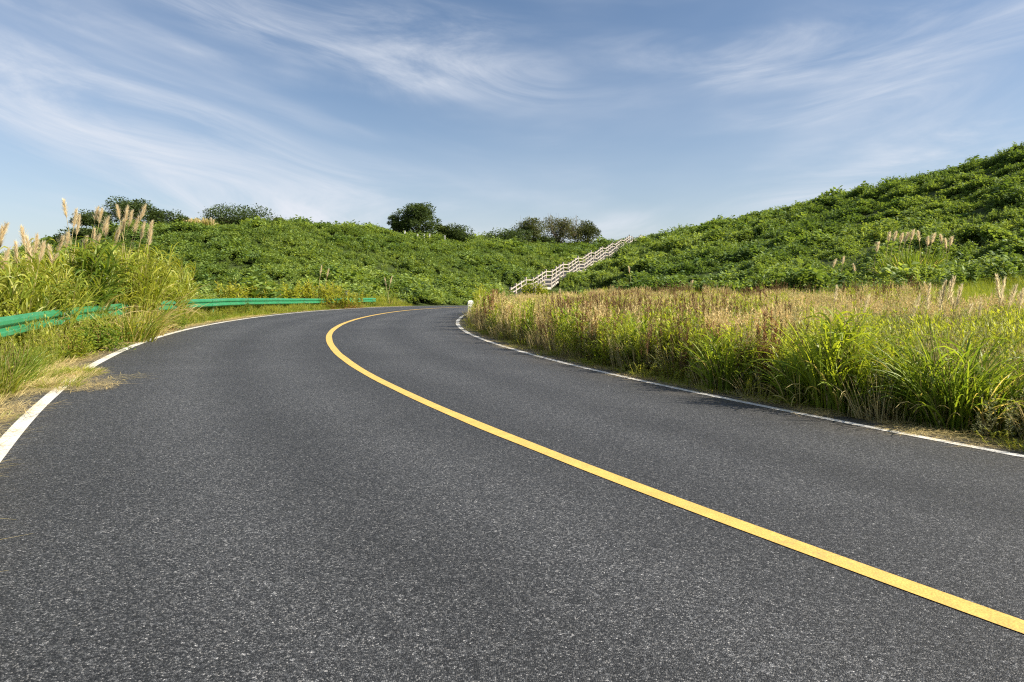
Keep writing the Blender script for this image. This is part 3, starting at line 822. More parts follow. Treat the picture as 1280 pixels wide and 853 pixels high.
# ------------------------------------------------------------------ stairway with concrete railings
def stairway():
    root = empty('stairway', tuple(STAIR_A))
    tag(root, 'long hillside stairway with pale concrete railings on both sides', 'stairway')
    dz = STAIR_B[2] - STAIR_A[2]
    fwd = np.array([_sd[0], _sd[1], 0]); side = np.array([_sd[1], -_sd[0], 0])
    nf, land = 9, 2.8
    fl = (_sl - nf * land) / nf
    rise = dz / nf
    def W(u, v, z): return fwd * u + side * v + np.array([0, 0, z])
    boxes = {}
    def unit(nm, sx, sy, sz, mat):
        key = (nm, round(sx, 3), round(sy, 3), round(sz, 3))
        if key not in boxes:
            g = Geo(); b = min(sx, sy, sz) * 0.08
            box(g, (-sx / 2, -sy / 2, 0), (sx / 2, sy / 2, sz)); boxes[key] = g.mesh(nm, mat, False)
        return boxes[key]
    rz = math.atan2(_sd[1], _sd[0])
    def put(nm, mesh, loc, pitch=0.0, parent=None):
        o = bpy.data.objects.new(nm, mesh); COL.objects.link(o); o.parent = parent or root
        o.location = tuple(loc); o.rotation_euler = (0, -pitch, rz)
        return o
    hw = 1.25
    u, z = 0.0, 0.0
    knots = []
    for i in range(nf):
        knots.append((u, z, 'flight')); ns = 8
        for k in range(ns):
            put('step', unit('step', fl / ns + 0.06, 2 * hw, 0.24, MAT_STEP), W(u + (k + 0.5) * fl / ns, 0, z + (k + 1) * rise / ns - 0.24))
        u += fl; z += rise
        knots.append((u, z, 'landing'))
        put('landing', unit('landing', land, 2 * hw + 0.1, 0.3, MAT_STEP), W(u + land / 2, 0, z - 0.303))
        u += land
    knots.append((u, z, 'end'))
    for sd in (-1, 1):
        rows = []
        for j, (a, zz, kind) in enumerate(knots):
            rows.append((a, zz))
            if kind == 'flight': rows += [(a + fl / 3, zz + rise / 3), (a + 2 * fl / 3, zz + 2 * rise / 3)]
        for j, (a, zz) in enumerate(rows):
            tall = 1.15 + U(-0.05, 0.12)
            o = put('post', unit('post', 0.20, 0.20, 1.30, MAT_CONCRETE), W(a, sd * hw, zz + tall - 1.30))
            put('post_cap', unit('post_cap', 0.25, 0.25, 0.08, MAT_CONCRETE), (0, 0, 1.30), 0, o).rotation_euler = (0, 0, 0)
        for (a, za), (b, zb) in zip(rows[:-1], rows[1:]):
            ln = math.hypot(b - a, zb - za)
            pit = math.atan2(zb - za, b - a)
            for hh, th in ((0.36, 0.10), (0.86, 0.12)):
                put('rail', unit('rail', ln - 0.2 * (1 if pit == 0 else 1.0), 0.13, th, MAT_CONCRETE), W((a + b) / 2, sd * hw, (za + zb) / 2 + hh), pit)
stairway()

# ------------------------------------------------------------------ guardrail
RAIL_O = -(W_L + 1.0)
def guardrail():
    s0, s1, seg = -22.0, 50.0, 4.0
    p0 = road_at(s0, RAIL_O)
    root = empty('guardrail', (0, 0, 0))
    tag(root, 'green steel guardrail with ribbed beam curving along the left verge', 'guardrail')
    prof = np.array([(.0, .0), (.010, .010), (.062, .040), (.070, .050), (.070, .100), (.062, .112), (.006, .142), (.006, .168), (.062, .198), (.070, .210), (.070, .260), (.062, .270), (.010, .300), (0, .31)])
    inner = prof - np.array([0.006, 0])
    ring = np.concatenate([prof, inner[::-1]])
    zb = 0.44
    k = len(ring)
    s = s0; i = 0
    def frame(s):
        P = road_at(s, np.full_like(s, RAIL_O)); th = np.interp(s, _s, _th)
        gz = ground_z(P[:, 0], P[:, 1]); P[:, 2] = road_at(s, np.full_like(s, -W_L))[:, 2] + 0.02 - 0.12 * sstep(24, 42, s)
        return P, np.stack([np.cos(th), -np.sin(th), 0 * th], -1)
    while s < s1 - 0.1:
        q = np.linspace(s - 0.16, min(s + seg, s1) + 0.16, 9)
        P, R = frame(q)
        push = np.linspace(0.0085, 0.0, 9)
        dent = 0.012 * (vnoise(q, q * 0, 1.3, 71) - 0.5)
        V = P[:, None, :] + R[:, None, :] * (ring[None, :, 0:1] + push[:, None, None]) + np.array([0, 0, 1.0]) * (ring[None, :, 1:2] + zb + dent[:, None, None])
        F = []
        for a in range(8):
            for b in range(k):
                b2 = (b + 1) % k
                F.append([a * k + b, a * k + b2, (a + 1) * k + b2, (a + 1) * k + b])
        me = quad_mesh('beam', V.reshape(-1, 3), np.array(F), None, MAT_GREEN_STEEL, False)
        beam = link('beam', me, parent=root)
        # splice bolts
        for bz in (0.085, 0.225):
            for bu in (0.05, 0.20):
                Pq, Rq = frame(np.array([s + bu]))
                g = Geo()
                an = np.arange(6) / 6 * 2 * np.pi
                T = np.array([-Rq[0, 1], Rq[0, 0], 0])
                c = Pq[0] + Rq[0] * 0.078 + np.array([0, 0, zb + bz])
                r1 = c + 0.017 * (np.cos(an)[:, None] * T + np.sin(an)[:, None] * np.array([0, 0, 1]))
                r2 = r1 + Rq[0] * 0.012
                V = np.concatenate([r1, r2, [c + Rq[0] * 0.014]])
                F = [[a, (a + 1) % 6, 6 + (a + 1) % 6, 6 + a] for a in range(6)] + [[6 + a, 6 + (a + 1) % 6, 12, 12] for a in range(6)]
                F = [f for f in F if len(set(f)) == 4]
                g.add(V, F, (0.5, 0.5, 0.5)); g.add(r2, [[0, 1, 2, 3], [0, 3, 4, 5]], (0.5, 0.5, 0.5))
                link('bolt', g.mesh('bolt', MAT_STEEL, False), parent=beam)
        Pq, Rq = frame(np.array([s + 0.5]))
        T = np.array([-Rq[0, 1], Rq[0, 0], 0])
        M = lambda V: Pq[0] + V[:, 0:1] * T + V[:, 1:2] * Rq[0] + V[:, 2:3] * np.array([0, 0, 1.0])
        g = Geo(); box(g, (-0.07, -0.24, -0.6), (0.07, -0.12, zb + 0.28), M=M); po = link('post', g.mesh('post', MAT_GREEN_STEEL, False), parent=root)
        g = Geo(); box(g, (-0.06, -0.118, zb + 0.04), (0.06, 0.002, zb + 0.27), M=M); link('spacer_block', g.mesh('spacer_block', MAT_GREEN_STEEL, False), parent=po)
        s += seg
guardrail()

# ------------------------------------------------------------------ small roadside things
def roadside_bits():
    p = road_at(33.2, W_R + 0.27); z = ground_z(p[0], p[1])[0]
    r = empty('marker_stone', (p[0], p[1], z), 0.2)
    tag(r, 'small white marker stone at the inner road edge by the grass', 'marker stone')
    g = Geo(); box(g, (-.13, -.09, -.2), (.13, .09, .70)); link('shaft', g.mesh('shaft', MAT_MARKER, False), parent=r)
    g = Geo(); V = np.array([[-.13, -.09, .70], [.13, -.09, .70], [.13, .09, .70], [-.13, .09, .70], [-.08, -.05, .76], [.08, -.05, .76], [.08, .05, .76], [-.08, .05, .76]])
    g.add(V, [[0, 1, 5, 4], [1, 2, 6, 5], [2, 3, 7, 6], [3, 0, 4, 7], [4, 5, 6, 7]], (0.7, 0.7, 0.7)); link('top', g.mesh('top', MAT_MARKER, False), parent=r)
    for px, d, lab in ((349, 41, 'small grey plate on a post, the nearer one behind the guardrail'), (434, 47, 'small grey plate on a post, the one near the far guardrail end')):
        q = at(px, 356, d); z = ground_z(q[0], q[1])[0]
        r = empty('delineator', (q[0], q[1], z), 0.1); tag(r, lab, 'road sign')
        g = Geo(); box(g, (-.025, -.025, -.3), (.025, .025, 1.0)); link('post', g.mesh('post', MAT_GREY, False), parent=r)
        g = Geo(); box(g, (-.12, -.045, 0.92), (.12, -.028, 1.22)); link('plate', g.mesh('plate', MAT_GREY, False), parent=r)
    g = Geo(); box(g, (-.09, -.09, -.3), (.09, .09, .85)); box(g, (-.12, -.12, .85), (.12, .12, .93)); pm = g.mesh('ridge_post', MAT_MARKER, False)
    for i, (px, d) in enumerate(((506, 115), (522, 117), (530, 118), (537, 119), (556, 121))):
        q = at(px, 292, d); z = ground_z(q[0], q[1])[0]
        tag(link('ridge_post', pm, loc=(q[0], q[1], z + 0.35)), ['first', 'second', 'third', 'fourth', 'fifth'][i] + ' small white post from the left on the ridge by the large round tree', 'post', 'white posts on the ridge')
roadside_bits()

# ------------------------------------------------------------------ plants that can be told apart
def on_ground(px, d):
    x = (px - 640) / FPX * d
    return np.array([x, d, ground_z(x, d)[0]])

def plume_grass(name, label, loc, nblade, h, r, w, ca, cb, plumes, group=None, cat='reed grass', dry=0.0, bend=(0.2, 1.3), lean=(0.0, 0.30), head=0.36, fluff=0.13, thick=1.0, pcol=(0.80, 0.69, 0.47), cane=None):
    """a clump of tall reed grass: one mesh of leaves, each plume a part with its stalk"""
    root = empty(name, tuple(loc)); tag(root, label, cat, group)
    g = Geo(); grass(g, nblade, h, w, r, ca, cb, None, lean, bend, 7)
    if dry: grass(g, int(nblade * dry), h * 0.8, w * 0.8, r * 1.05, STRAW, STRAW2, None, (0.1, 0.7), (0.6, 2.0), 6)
    n = max(8, nblade // 8)
    b, _ = disc(n, r * 0.9)
    P = axis(b, U(0, 6.28, n), U(0, 0.2, n), U(0, 0.2, n), h * U(0.5, 0.9, n), 5)
    cc = mixc((0.20, 0.17, 0.06), (0.32, 0.26, 0.10), n)
    gs = Geo(); tubes(gs, P, np.full(n, 0.006), np.full(n, 0.003), cc, cc)
    if cane: reeds(g, gs, cane[0], h * cane[3], r, cane[1], cane[2], ca, cb)
    tag(link('leaves', g.mesh('leaves', MAT_GRASS), parent=root), kind='stuff')
    tag(link('canes', gs.mesh('canes', MAT_DRY), parent=root), kind='stuff')
    for dx, dy, L, az, ln, bd in plumes:
        gp, gs = Geo(), Geo()
        plume(gp, gs, (dx, dy, 0), az, ln, bd, L, head * U(0.85, 1.15), pcol, 300, fluff, thick)
        o = link('plume', gp.mesh('plume', MAT_PLUME), parent=root)
        link('stalk', gs.mesh('stalk', MAT_DRY), parent=o)
    return root

def aim(loc, px, py, jig=0.3):
    """plume settings so that its tip stands where the photograph shows it"""
    d = loc[1] + U(-jig, jig)
    tip = at(px, py, d) - np.asarray(loc)
    dx0 = tip[0] - (U(0.06, 0.26) if U(0, 1) < 0.85 else -U(0.03, 0.12)) * tip[2]
    hx_ = tip[0] - dx0
    L = math.hypot(hx_, tip[2]) * 1.02
    ang = math.atan2(abs(hx_), tip[2])
    return (dx0, tip[1], L, 0.0 if hx_ > 0 else math.pi, ang * 0.35, ang * 1.3)

L1 = on_ground(150, 17.5)
plume_grass('silver_grass', 'tall arching silver grass clump with many upright plumes behind the guardrail', L1, 150, 2.6, 0.9, 0.042, G_LIT, G_YEL,
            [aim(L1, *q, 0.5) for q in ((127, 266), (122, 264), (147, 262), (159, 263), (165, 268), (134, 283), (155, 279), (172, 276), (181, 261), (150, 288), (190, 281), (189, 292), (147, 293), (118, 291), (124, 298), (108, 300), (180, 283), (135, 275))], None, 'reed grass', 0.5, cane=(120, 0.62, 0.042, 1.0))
L2 = on_ground(98, 15.0)
plume_grass('silver_grass', 'dark green broad-bladed reed clump left of the many-plumed silver grass', L2, 70, 2.3, 0.45, 0.06, G_DARK, G_LIT,
            [aim(L2, *q, 0.4) for q in ((80, 256), (95, 268), (99, 275), (85, 296), (78, 300))], None, 'reed grass', 0.1, (0.2, 1.3), (0.0, 0.3), cane=(42, 0.80, 0.062, 1.05))
L3 = on_ground(28, 12.5)
plume_grass('silver_grass', 'reed clump with pale nodding plumes at the left picture edge', L3, 100, 1.6, 0.75, 0.036, G_MID, G_YEL,
            [aim(L3, *q, 0.5) for q in ((8, 284), (2, 290), (20, 308), (34, 302), (46, 300), (54, 309), (10, 316), (38, 315), (28, 290))], None, 'reed grass', 0.3, cane=(70, 0.45, 0.034, 1.0))
L4 = on_ground(208, 21.5)
plume_grass('silver_grass', 'low yellow-green arching grass at the right foot of the silver grass', L4, 110, 1.5, 0.5, 0.04, G_LIT, G_YEL, [], None, 'reed grass', 0.5, cane=(36, 0.55, 0.04, 1.0))
L4 = on_ground(60, 14.2)
plume_grass('silver_grass', 'leafy bamboo-like reed thicket between the two plumed clumps', L4, 90, 1.65, 0.7, 0.04, G_MID, G_YEL, [aim(L4, *q, 0.4) for q in ((62, 312), (70, 322))], None, 'reed grass', 0.25, cane=(70, 0.42, 0.036, 1.0))
L4 = on_ground(-22, 11.5)
plume_grass('silver_grass', 'reed clump half cut by the left picture edge', L4, 420, 1.45, 0.7, 0.026, G_MID, G_YEL, [aim(L4, *q, 0.4) for q in ((-8, 292), (-30, 300))], None, 'reed grass', 0.3)

# right roadside
R1 = on_ground(1190, 7.3)
plume_grass('grass_clump', 'wide arching green grass clump at the road edge near the right picture edge', R1, 260, 1.32, 0.28, 0.026, G_MID, (0.30, 0.39, 0.05), [], None, 'grass clump', 0.15, (0.5, 2.0), (0.0, 0.55), cane=(14, 0.4, 0.026, 0.85))
R2 = on_ground(1038, 8.2)
plume_grass('grass_clump', 'tall bright green broad-bladed grass clump standing highest at the road edge', R2, 130, 1.32, 0.20, 0.036, G_LIT, (0.38, 0.46, 0.05), [], None, 'grass clump', 0.1, (0.4, 1.7), (0.0, 0.32), cane=(24, 0.42, 0.034, 1.08))
for px_, d_, h_, lab_ in ((1068, 8.0, 0.95, 'lime-green arching grass tuft touching the right side of the highest grass clump'), (1004, 8.5, 0.9, 'yellow-green grass tuft touching the left side of the highest grass clump'), (1142, 7.6, 0.95, 'upright green grass tuft left of the wide arching clump'), (1224, 7.2, 0.85, 'drooping grass tuft between the wide arching clump and the right picture edge'), (905, 9.6, 1.0, 'upright green grass tuft alone in the middle of the inner weed row'), (748, 14.0, 1.15, 'large arching grass tuft where the inner weed row starts to bend away'), (628, 23.5, 1.25, 'pale green grass tuft at the left tip of the inner verge')):
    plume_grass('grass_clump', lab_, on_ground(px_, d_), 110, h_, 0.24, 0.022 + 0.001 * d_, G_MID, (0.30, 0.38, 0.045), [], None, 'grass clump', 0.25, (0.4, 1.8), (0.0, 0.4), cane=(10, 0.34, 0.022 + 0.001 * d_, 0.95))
R3 = on_ground(1262, 7.3)
plume_grass('grass_clump', 'arching grass clump cut by the right picture edge', R3, 160, 0.9, 0.24, 0.026, G_MID, G_YEL, [], None, 'grass clump', 0.4, (0.5, 2.0), (0.05, 0.7))
R4 = on_ground(1250, 12.5)
plume_grass('silver_grass', 'slender silver grass with pale plumes at the right picture edge', R4, 220, 1.15, 0.5, 0.016, G_MID, G_YEL,
            [aim(R4, *q, 0.5) for q in ((1246, 349), (1278, 366), (1256, 352), (1270, 360))], None, 'reed grass', 0.3, head=0.42, fluff=0.10, pcol=(0.80, 0.71, 0.48))
R5 = on_ground(1190, 13.0)
plume_grass('silver_grass', 'slender silver grass with a sheaf of pale plumes behind the road-edge weeds', R5, 200, 1.05, 0.45, 0.016, G_MID, G_YEL,
            [aim(R5, *q, 0.5) for q in ((1193, 350), (1182, 356), (1202, 360), (1188, 358), (1178, 362), (1162, 360), (1150, 372), (1226, 378), (1214, 384))], None, 'reed grass', 0.3, head=0.42, fluff=0.10, pcol=(0.80, 0.71, 0.48))
R6 = on_ground(1050, 15.0)
plume_grass('silver_grass', 'two thin plumed stalks above the dry weeds in the middle of the field', R6, 60, 0.9, 0.3, 0.014, G_MID, STRAW,
            [aim(R6, *q, 0.4) for q in ((1046, 361), (1087, 371))], None, 'reed grass', 0.3, head=0.4, fluff=0.09, pcol=(0.80, 0.71, 0.48))
R7 = on_ground(1138, 44)
plume_grass('silver_grass', 'large plumed silver grass clump on the right hillside', R7, 420, 2.3, 1.6, 0.06, G_MID, G_LIT,
            [aim(R7, *q, 1.0) for q in ((1112, 294), (1120, 293), (1128, 295), (1135, 294), (1142, 291), (1148, 293), (1168, 295), (1176, 297), (1190, 299), (1182, 302), (1098, 306), (1160, 300))], None, 'reed grass', 0.2, head=0.55, fluff=0.26, thick=2.5)
for px, py, d, lab in ((1045, 326, 47, 'a few pale plumes low on the right hillside, left of the large plumed clump'), (786, 335, 62, 'single pale plume in the vines right of the stairs'), (866, 352, 52, 'thin pale plume at the hill foot above the weed field'),
                       (700, 372, 44, 'pale plume stalks in front of the stairs foot')):
    Q = on_ground(px, d)
    plume_grass('silver_grass', lab, Q, 60, 1.5, 0.5, 0.05, G_MID, G_YEL, [aim(Q, px + a, py + b, 0.5) for a, b in (((0, 0), (10, -3), (22, 6)) if px == 1045 else ((0, -8), (10, -4)) if px == 700 else ((0, 0),))], None, 'reed grass', 0.2, head=0.5, fluff=0.2, thick=2.2)
for k, (px, py) in enumerate(((402, 333), (410, 338), (482, 348), (490, 347))):
    pass
Q = on_ground(406, 47)
plume_grass('silver_grass', 'two pale plumes above the weeds behind the guardrail', Q, 70, 1.6, 0.5, 0.045, G_MID, G_YEL, [aim(Q, 402, 334, .2), aim(Q, 411, 338, .2)], None, 'reed grass', 0.3, head=0.6, fluff=0.15, thick=2)
Q = on_ground(486, 54)
plume_grass('silver_grass', 'two small pale plumes beyond the end of the guardrail', Q, 60, 1.5, 0.5, 0.045, G_MID, G_YEL, [aim(Q, 481, 349, .2), aim(Q, 490, 347, .2)], None, 'reed grass', 0.3, head=0.6, fluff=0.15, thick=2)
for k, px in enumerate((234, 243, 252, 262)):
    Q = on_ground(px, 97); Q[2] += 0.4
    plume_grass('silver_grass', 'pale dry plumed stalks on the ridge between the dark trees', Q, 40, 1.3, 0.6, 0.09, STRAW, G_YEL, [aim(Q, px + a, 275 + b, .5) for a, b in ((-4, 0), (-1, 2), (2, -1), (5, 1))], 'dry stalks on the ridge', 'reed grass', 0.4, head=0.6, fluff=0.3, thick=4)

# ------------------------------------------------------------------ weeds
def weed_mesh_pair(fn):
    g, gs = Geo(), Geo(); fn(g, gs)
    return g.mesh('leaves', MAT_WEED), gs.mesh('stems', MAT_DRY)
GREENW = [weed_mesh_pair(lambda g, gs: leafy(g, gs, 8, 1.0, 0.20, 0.16, G_MID, (0.28, 0.37, 0.045), per=44, wfac=0.25)),
          weed_mesh_pair(lambda g, gs: leafy(g, gs, 6, 1.0, 0.16, 0.18, G_LIT, (0.38, 0.44, 0.055), per=44, wfac=0.25)),
          weed_mesh_pair(lambda g, gs: leafy(g, gs, 7, 1.0, 0.22, 0.15, G_LIT, G_YEL, per=40, low=BROWN, wfac=0.24)),
          weed_mesh_pair(lambda g, gs: leafy(g, gs, 6, 1.0, 0.16, 0.15, G_DARK, G_LIT, per=44, low=BROWN, wfac=0.30))]
RUSTW = [weed_mesh_pair(lambda g, gs: leafy(g, gs, 6, 1.0, 0.17, 0.20, G_LIT, G_YEL, per=34, low=RUST, t0=0.05, stem=RUST, wfac=0.32)),
         weed_mesh_pair(lambda g, gs: leafy(g, gs, 6, 1.0, 0.17, 0.20, G_LIT, (0.36, 0.37, 0.07), per=34, low=RUST, t0=0.05, stem=(0.28, 0.15, 0.06), wfac=0.32))]
def dry_pair(fn):
    g, gs = Geo(), Geo(); fn(g, gs)
    return g.mesh('leaves', MAT_DRY), gs.mesh('stems', MAT_DRY)
DRYW = [dry_pair(lambda g, gs: (seedhead(g, gs, 14, 1.0, 0.20, STRAW, STRAW2, 0.5, 34, 0.07, 0.16, (0.46, 0.37, 0.17)), grass(g, 30, 0.8, 0.010, 0.2, STRAW, STRAW2, None, (0.02, 0.4), (0.2, 1.0), 4))),
        dry_pair(lambda g, gs: seedhead(g, gs, 9, 1.0, 0.16, RUST, (0.34, 0.20, 0.09), 0.75, 60, 0.08, 0.12, RUST))]
ORD = 'first second third fourth fifth sixth seventh eighth ninth tenth eleventh twelfth thirteenth fourteenth fifteenth sixteenth seventeenth eighteenth nineteenth twentieth twenty-first twenty-second twenty-third twenty-fourth twenty-fifth'.split()
ROWS = {}
def weed(name, label, loc, h, pair, group, k=1.0):
    root = empty(name, tuple(loc), U(0, 6.28)); tag(root, label, 'weed', group)
    root.scale = (h * k, h * k, h)
    ROWS.setdefault(group, []).append((loc[0] / loc[1], root))
    tag(link('leaves', pair[0], parent=root), kind='stuff'); tag(link('stems', pair[1], parent=root), kind='stuff')
# a row of green weeds along the inner edge of the bend
ss = np.arange(4.0, 38, 0.48)
for i, s in enumerate(ss):
    s = s + U(-0.2, 0.2)
    o = W_R + 0.62 + abs(rng.normal(0, 0.32)) + 0.12 * math.sin(s)
    p = road_at(s, o); p[2] = ground_z(p[0], p[1])[0]
    if min(np.hypot(p[0] - q[0], p[1] - q[1]) for q in (R1, R2, R3)) < 0.5: continue
    if vnoise(np.array([s]), np.array([0.0]), 1.1, 88)[0] < 0.34:
        weed('dry_weed', '', p, float(np.interp(s, [4, 12, 38], [0.95, 1.1, 1.35])) * U(0.8, 1.2), DRYW[i % 2], ['dry straw-coloured', 'dead rust-brown'][i % 2] + ' weeds along the inner road edge', 0.8)
        continue
    v = rng.choice(4, p=[0.25, 0.35, 0.28, 0.12])
    lab = ['leafy green weed in the row along the inner road edge', 'bright lime-green leafy weed in the row along the inner road edge',
           'yellowish leafy weed with browned foot in the row along the inner road edge', 'dark green leafy weed in the row along the inner road edge'][v]
    weed('leafy_weed', lab, p, float(np.interp(s, [4, 12, 20, 38], [0.98, 1.12, 1.25, 1.3])) * U(0.68, 1.25), GREENW[v], ['green', 'lime-green', 'yellowish', 'dark green'][v] + ' weeds along the inner road edge', 0.85 if s < 14 else 0.8)
# rust-stemmed weeds behind the guardrail
for px in list(np.arange(286, 338, 5.5)) + list(np.arange(341, 390, 6)) + [393, 399, 405, 412, 418, 424, 436, 441, 447]:
    d = np.interp(px, [280, 450], [33, 45]) + U(-1.2, 1.2)
    p = on_ground(px + U(-2, 2), d)
    top = at(px, np.interp(px, [286, 300, 380, 415, 450], [346, 347, 352, 350, 355]) + U(-3, 9), d)[2]
    v = rng.integers(0, 2)
    if U(0, 1) < 0.1: continue
    weed('stalky_weed', ['rust-stemmed weed with green top standing behind the far guardrail', 'yellow-topped rust-stemmed weed standing behind the far guardrail'][v], p, top - p[2], RUSTW[v], ['green-topped', 'yellow-topped'][v] + ' weeds behind the guardrail', 1.2)

for grp, row in ROWS.items():            # tell look-alikes apart by their place in the row
    kind = grp.split(' weeds')[0]
    inner = 'inner' in grp
    row.sort(key=lambda q: -q[0] if inner else q[0])
    for i, (_, o) in enumerate(row):
        o['label'] = (f'{ORD[i]} {kind} weed from the right picture edge in the inner road-edge row' if inner
                      else f'{ORD[i]} {kind} rust-stemmed weed behind the far guardrail, counted from the silver grass')
def shrub_plant(name, label, loc, h, r, leaf, ca, cb, n=520, group=None, cat='shrub'):
    root = empty(name, tuple(loc)); tag(root, label, cat, group)
    g, gs = Geo(), Geo()
    dome(g, n, r, h, leaf, ca, cb, 0.55, 9)
    shoots(g, 9, r * 0.8, h * 1.15, leaf * 1.1, ca, cb)
    b, _ = disc(12, r * 0.25)
    P = axis(b, U(0, 6.28, 12), U(0.1, 0.8, 12), U(-0.3, 0.3, 12), h * U(0.6, 0.95, 12), 4)
    c = mixc(BROWN, RUST, 12); tubes(gs, P, np.full(12, 0.008), np.full(12, 0.003), c, c, 4)
    tag(link('leaves', g.mesh('leaves', MAT_WEED), parent=root), kind='stuff'); tag(link('stems', gs.mesh('stems', MAT_BARK), parent=root), kind='stuff')
shrub_plant('shrub', 'dark green leafy shrub growing over the end of the near guardrail', on_ground(122, 12.3), 0.62, 0.50, 0.075, G_DARK, G_LIT, 900)
shrub_plant('shrub', 'small green shrub under the near guardrail', on_ground(92, 11.2), 0.42, 0.36, 0.06, G_MID, G_YEL, 560)
shrub_plant('shrub', 'leafy shrub in front of the guardrail below the silver grass', on_ground(214, 18.5), 0.62, 0.42, 0.07, G_DARK, G_LIT, 560)
shrub_plant('shrub', 'green bush hiding the foot of the stairs', on_ground(660, 78.5), 3.2, 1.4, 0.26, G_MID, G_YEL, 2200)
shrub_plant('shrub', 'yellowish bush right of the foot of the stairs', on_ground(678, 78.5), 2.9, 1.3, 0.24, G_LIT, G_YEL, 1800)
shrub_plant('creeper', 'creeper hanging over the guardrail at its second joint', on_ground(301, 29.0), 0.85, 0.34, 0.09, G_DARK, G_LIT, 260)
shrub_plant('creeper', 'creeper covering the guardrail near its far end', on_ground(400, 40.5), 0.9, 0.45, 0.10, G_MID, G_YEL, 260)
shrub_plant('creeper', 'leafy plant breaking the line of the guardrail at its far bend', on_ground(431, 44), 0.9, 0.4, 0.11, G_MID, G_YEL, 300)
Q = on_ground(180, 16.3)
plume_grass('grass_clump', 'straw-coloured dry grass tuft hiding a stretch of the guardrail', Q, 260, 0.9, 0.40, 0.022, STRAW, G_YEL, [], None, 'grass clump', 0.6, (0.4, 1.8), (0.05, 0.6))
Q = on_ground(160, 14.6)
plume_grass('grass_clump', 'green grass tuft hiding a stretch of the guardrail', Q, 300, 0.95, 0.5, 0.026, G_MID, G_YEL, [], None, 'grass clump', 0.3, (0.4, 1.8), (0.05, 0.6))
Q = on_ground(2, 8.1)
plume_grass('grass_clump', 'bright long-bladed grass tuft in front of the guardrail at the left edge', Q, 420, 0.62, 0.30, 0.012, G_MID, (0.22, 0.30, 0.04), [], None, 'grass clump', 0.2, (0.2, 1.3), (0.05, 0.6))
Q = on_ground(-14, 7.4)
plume_grass('grass_clump', 'long-bladed grass tuft lowest on the left picture edge', Q, 300, 0.5, 0.26, 0.012, G_MID, G_YEL, [], None, 'grass clump', 0.3, (0.2, 1.3), (0.05, 0.6))

# ------------------------------------------------------------------ uncountable cover: verges and weed field
def both(fn):
    def f(g):
        gs = Geo(); fn(g, gs)
        if gs.n: g.add(np.concatenate(gs.v), np.concatenate(gs.f), np.concatenate(gs.c))
    return f
P_BLOND = proto('blond_grass', lambda g: grass(g, 80, 0.95, 0.010, 0.28, STRAW, STRAW2, None, (0.02, 0.3), (0.1, 0.7), 4), MAT_DRY)
P_SEED = proto('tan_seed', both(lambda g, gs: (seedhead(g, gs, 16, 1.0, 0.34, STRAW, STRAW2, 0.45, 34, 0.06, 0.2, (0.46, 0.37, 0.17)), grass(g, 24, 0.7, 0.007, 0.25, STRAW, G_YEL, None, (0.05, 0.5), (0.2, 1.0), 4))), MAT_DRY)
P_RUST = proto('rust_seed', both(lambda g, gs: seedhead(g, gs, 14, 1.05, 0.34, BROWN, RUST, 0.55, 44, 0.055, 0.15, BROWN)), MAT_DRY)
P_SAGE = proto('sage_weed', both(lambda g, gs: leafy(g, gs, 11, 1.0, 0.32, 0.07, SAGE, SAGE2, per=48, low=BROWN, wfac=0.25)), MAT_WEED)
P_GREEN = proto('green_weed', both(lambda g, gs: leafy(g, gs, 7, 1.0, 0.24, 0.17, G_LIT, (0.33, 0.39, 0.055), per=36, wfac=0.26)), MAT_WEED)
P_GGRASS = proto('green_grass', lambda g: grass(g, 100, 1.0, 0.012, 0.25, G_MID, G_YEL, None, (0.02, 0.4), (0.2, 1.4), 5), MAT_GRASS)
P_SHORT = proto('short_grass', lambda g: grass(g, 80, 0.26, 0.008, 0.22, G_LIT, G_YEL, None, (0.05, 0.8), (0.2, 1.4), 4), MAT_GRASS)
P_SHORTDRY = proto('short_dry_grass', lambda g: grass(g, 100, 0.20, 0.005, 0.24, STRAW, STRAW2, None, (0.3, 1.3), (0.2, 1.2), 4), MAT_DRY)
P_HERB = proto('leafy_herb', lambda g: dome(g, 150, 0.24, 0.26, 0.055, G_MID, G_LIT, 0.5, 6), MAT_WEED)
P_WISP = proto('wispy_weed', both(lambda g, gs: seedhead(g, gs, 22, 0.5, 0.26, G_LIT, G_YEL, 0.6, 30, 0.04, 0.5, (0.25, 0.24, 0.08))), MAT_WEED)
P_STRAW = proto('straw', lambda g: strips(g, disc(60, 0.3, 0.012)[0] + np.c_[np.zeros(60), np.zeros(60), U(0, 0.03, 60)], U(0, 6.28, 60), U(1.45, 1.6, 60), U(-0.1, 0.15, 60), U(0.1, 0.35, 60), U(0.003, 0.006, 60), mixc(STRAW, STRAW2, 60), mixc(STRAW, STRAW2, 60), 3, 'thin'), MAT_DRY)

# weed field
n = 42000
a = U(np.radians(-6), np.radians(58), n); d = 3.6 * (92 / 3.6) ** (U(0, 1, n) ** 0.62)
x, y = d * np.tan(a), d
S, O, Z = road_coords(x, y)
e = (O - W_R)
k = (e > 0.30) & ((e > 1.0) | (U(0, 1, n) < 0.6)) & (np.min([np.hypot(x - q[0] * f_, y - q[1] * f_) for q in (R1, R2, R3) for f_ in (1.0, 0.95)], 0) > 0.42) & (field_limit(x, y) < 1.5) & (U(0, 1, n) < np.interp(d, [3.6, 5, 12, 25, 60], [0.3, 0.5, 0.8, 0.9, 1.0]))
u, v = stair_coords(x, y); k &= ~((np.abs(v) < 1.6) & (u > 3))
x, y, e, d = x[k], y[k], e[k], d[k]; n = len(x)
z = ground_z(x, y)
p1, p2, p3, r = fnoise(x, y, 5, 41), fnoise(x, y, 8, 42), vnoise(x, y, 3, 43), U(0, 1, n)
lim = -field_limit(x, y)
var = np.full(n, 0)                                   # blond
var[r < 0.42] = 1
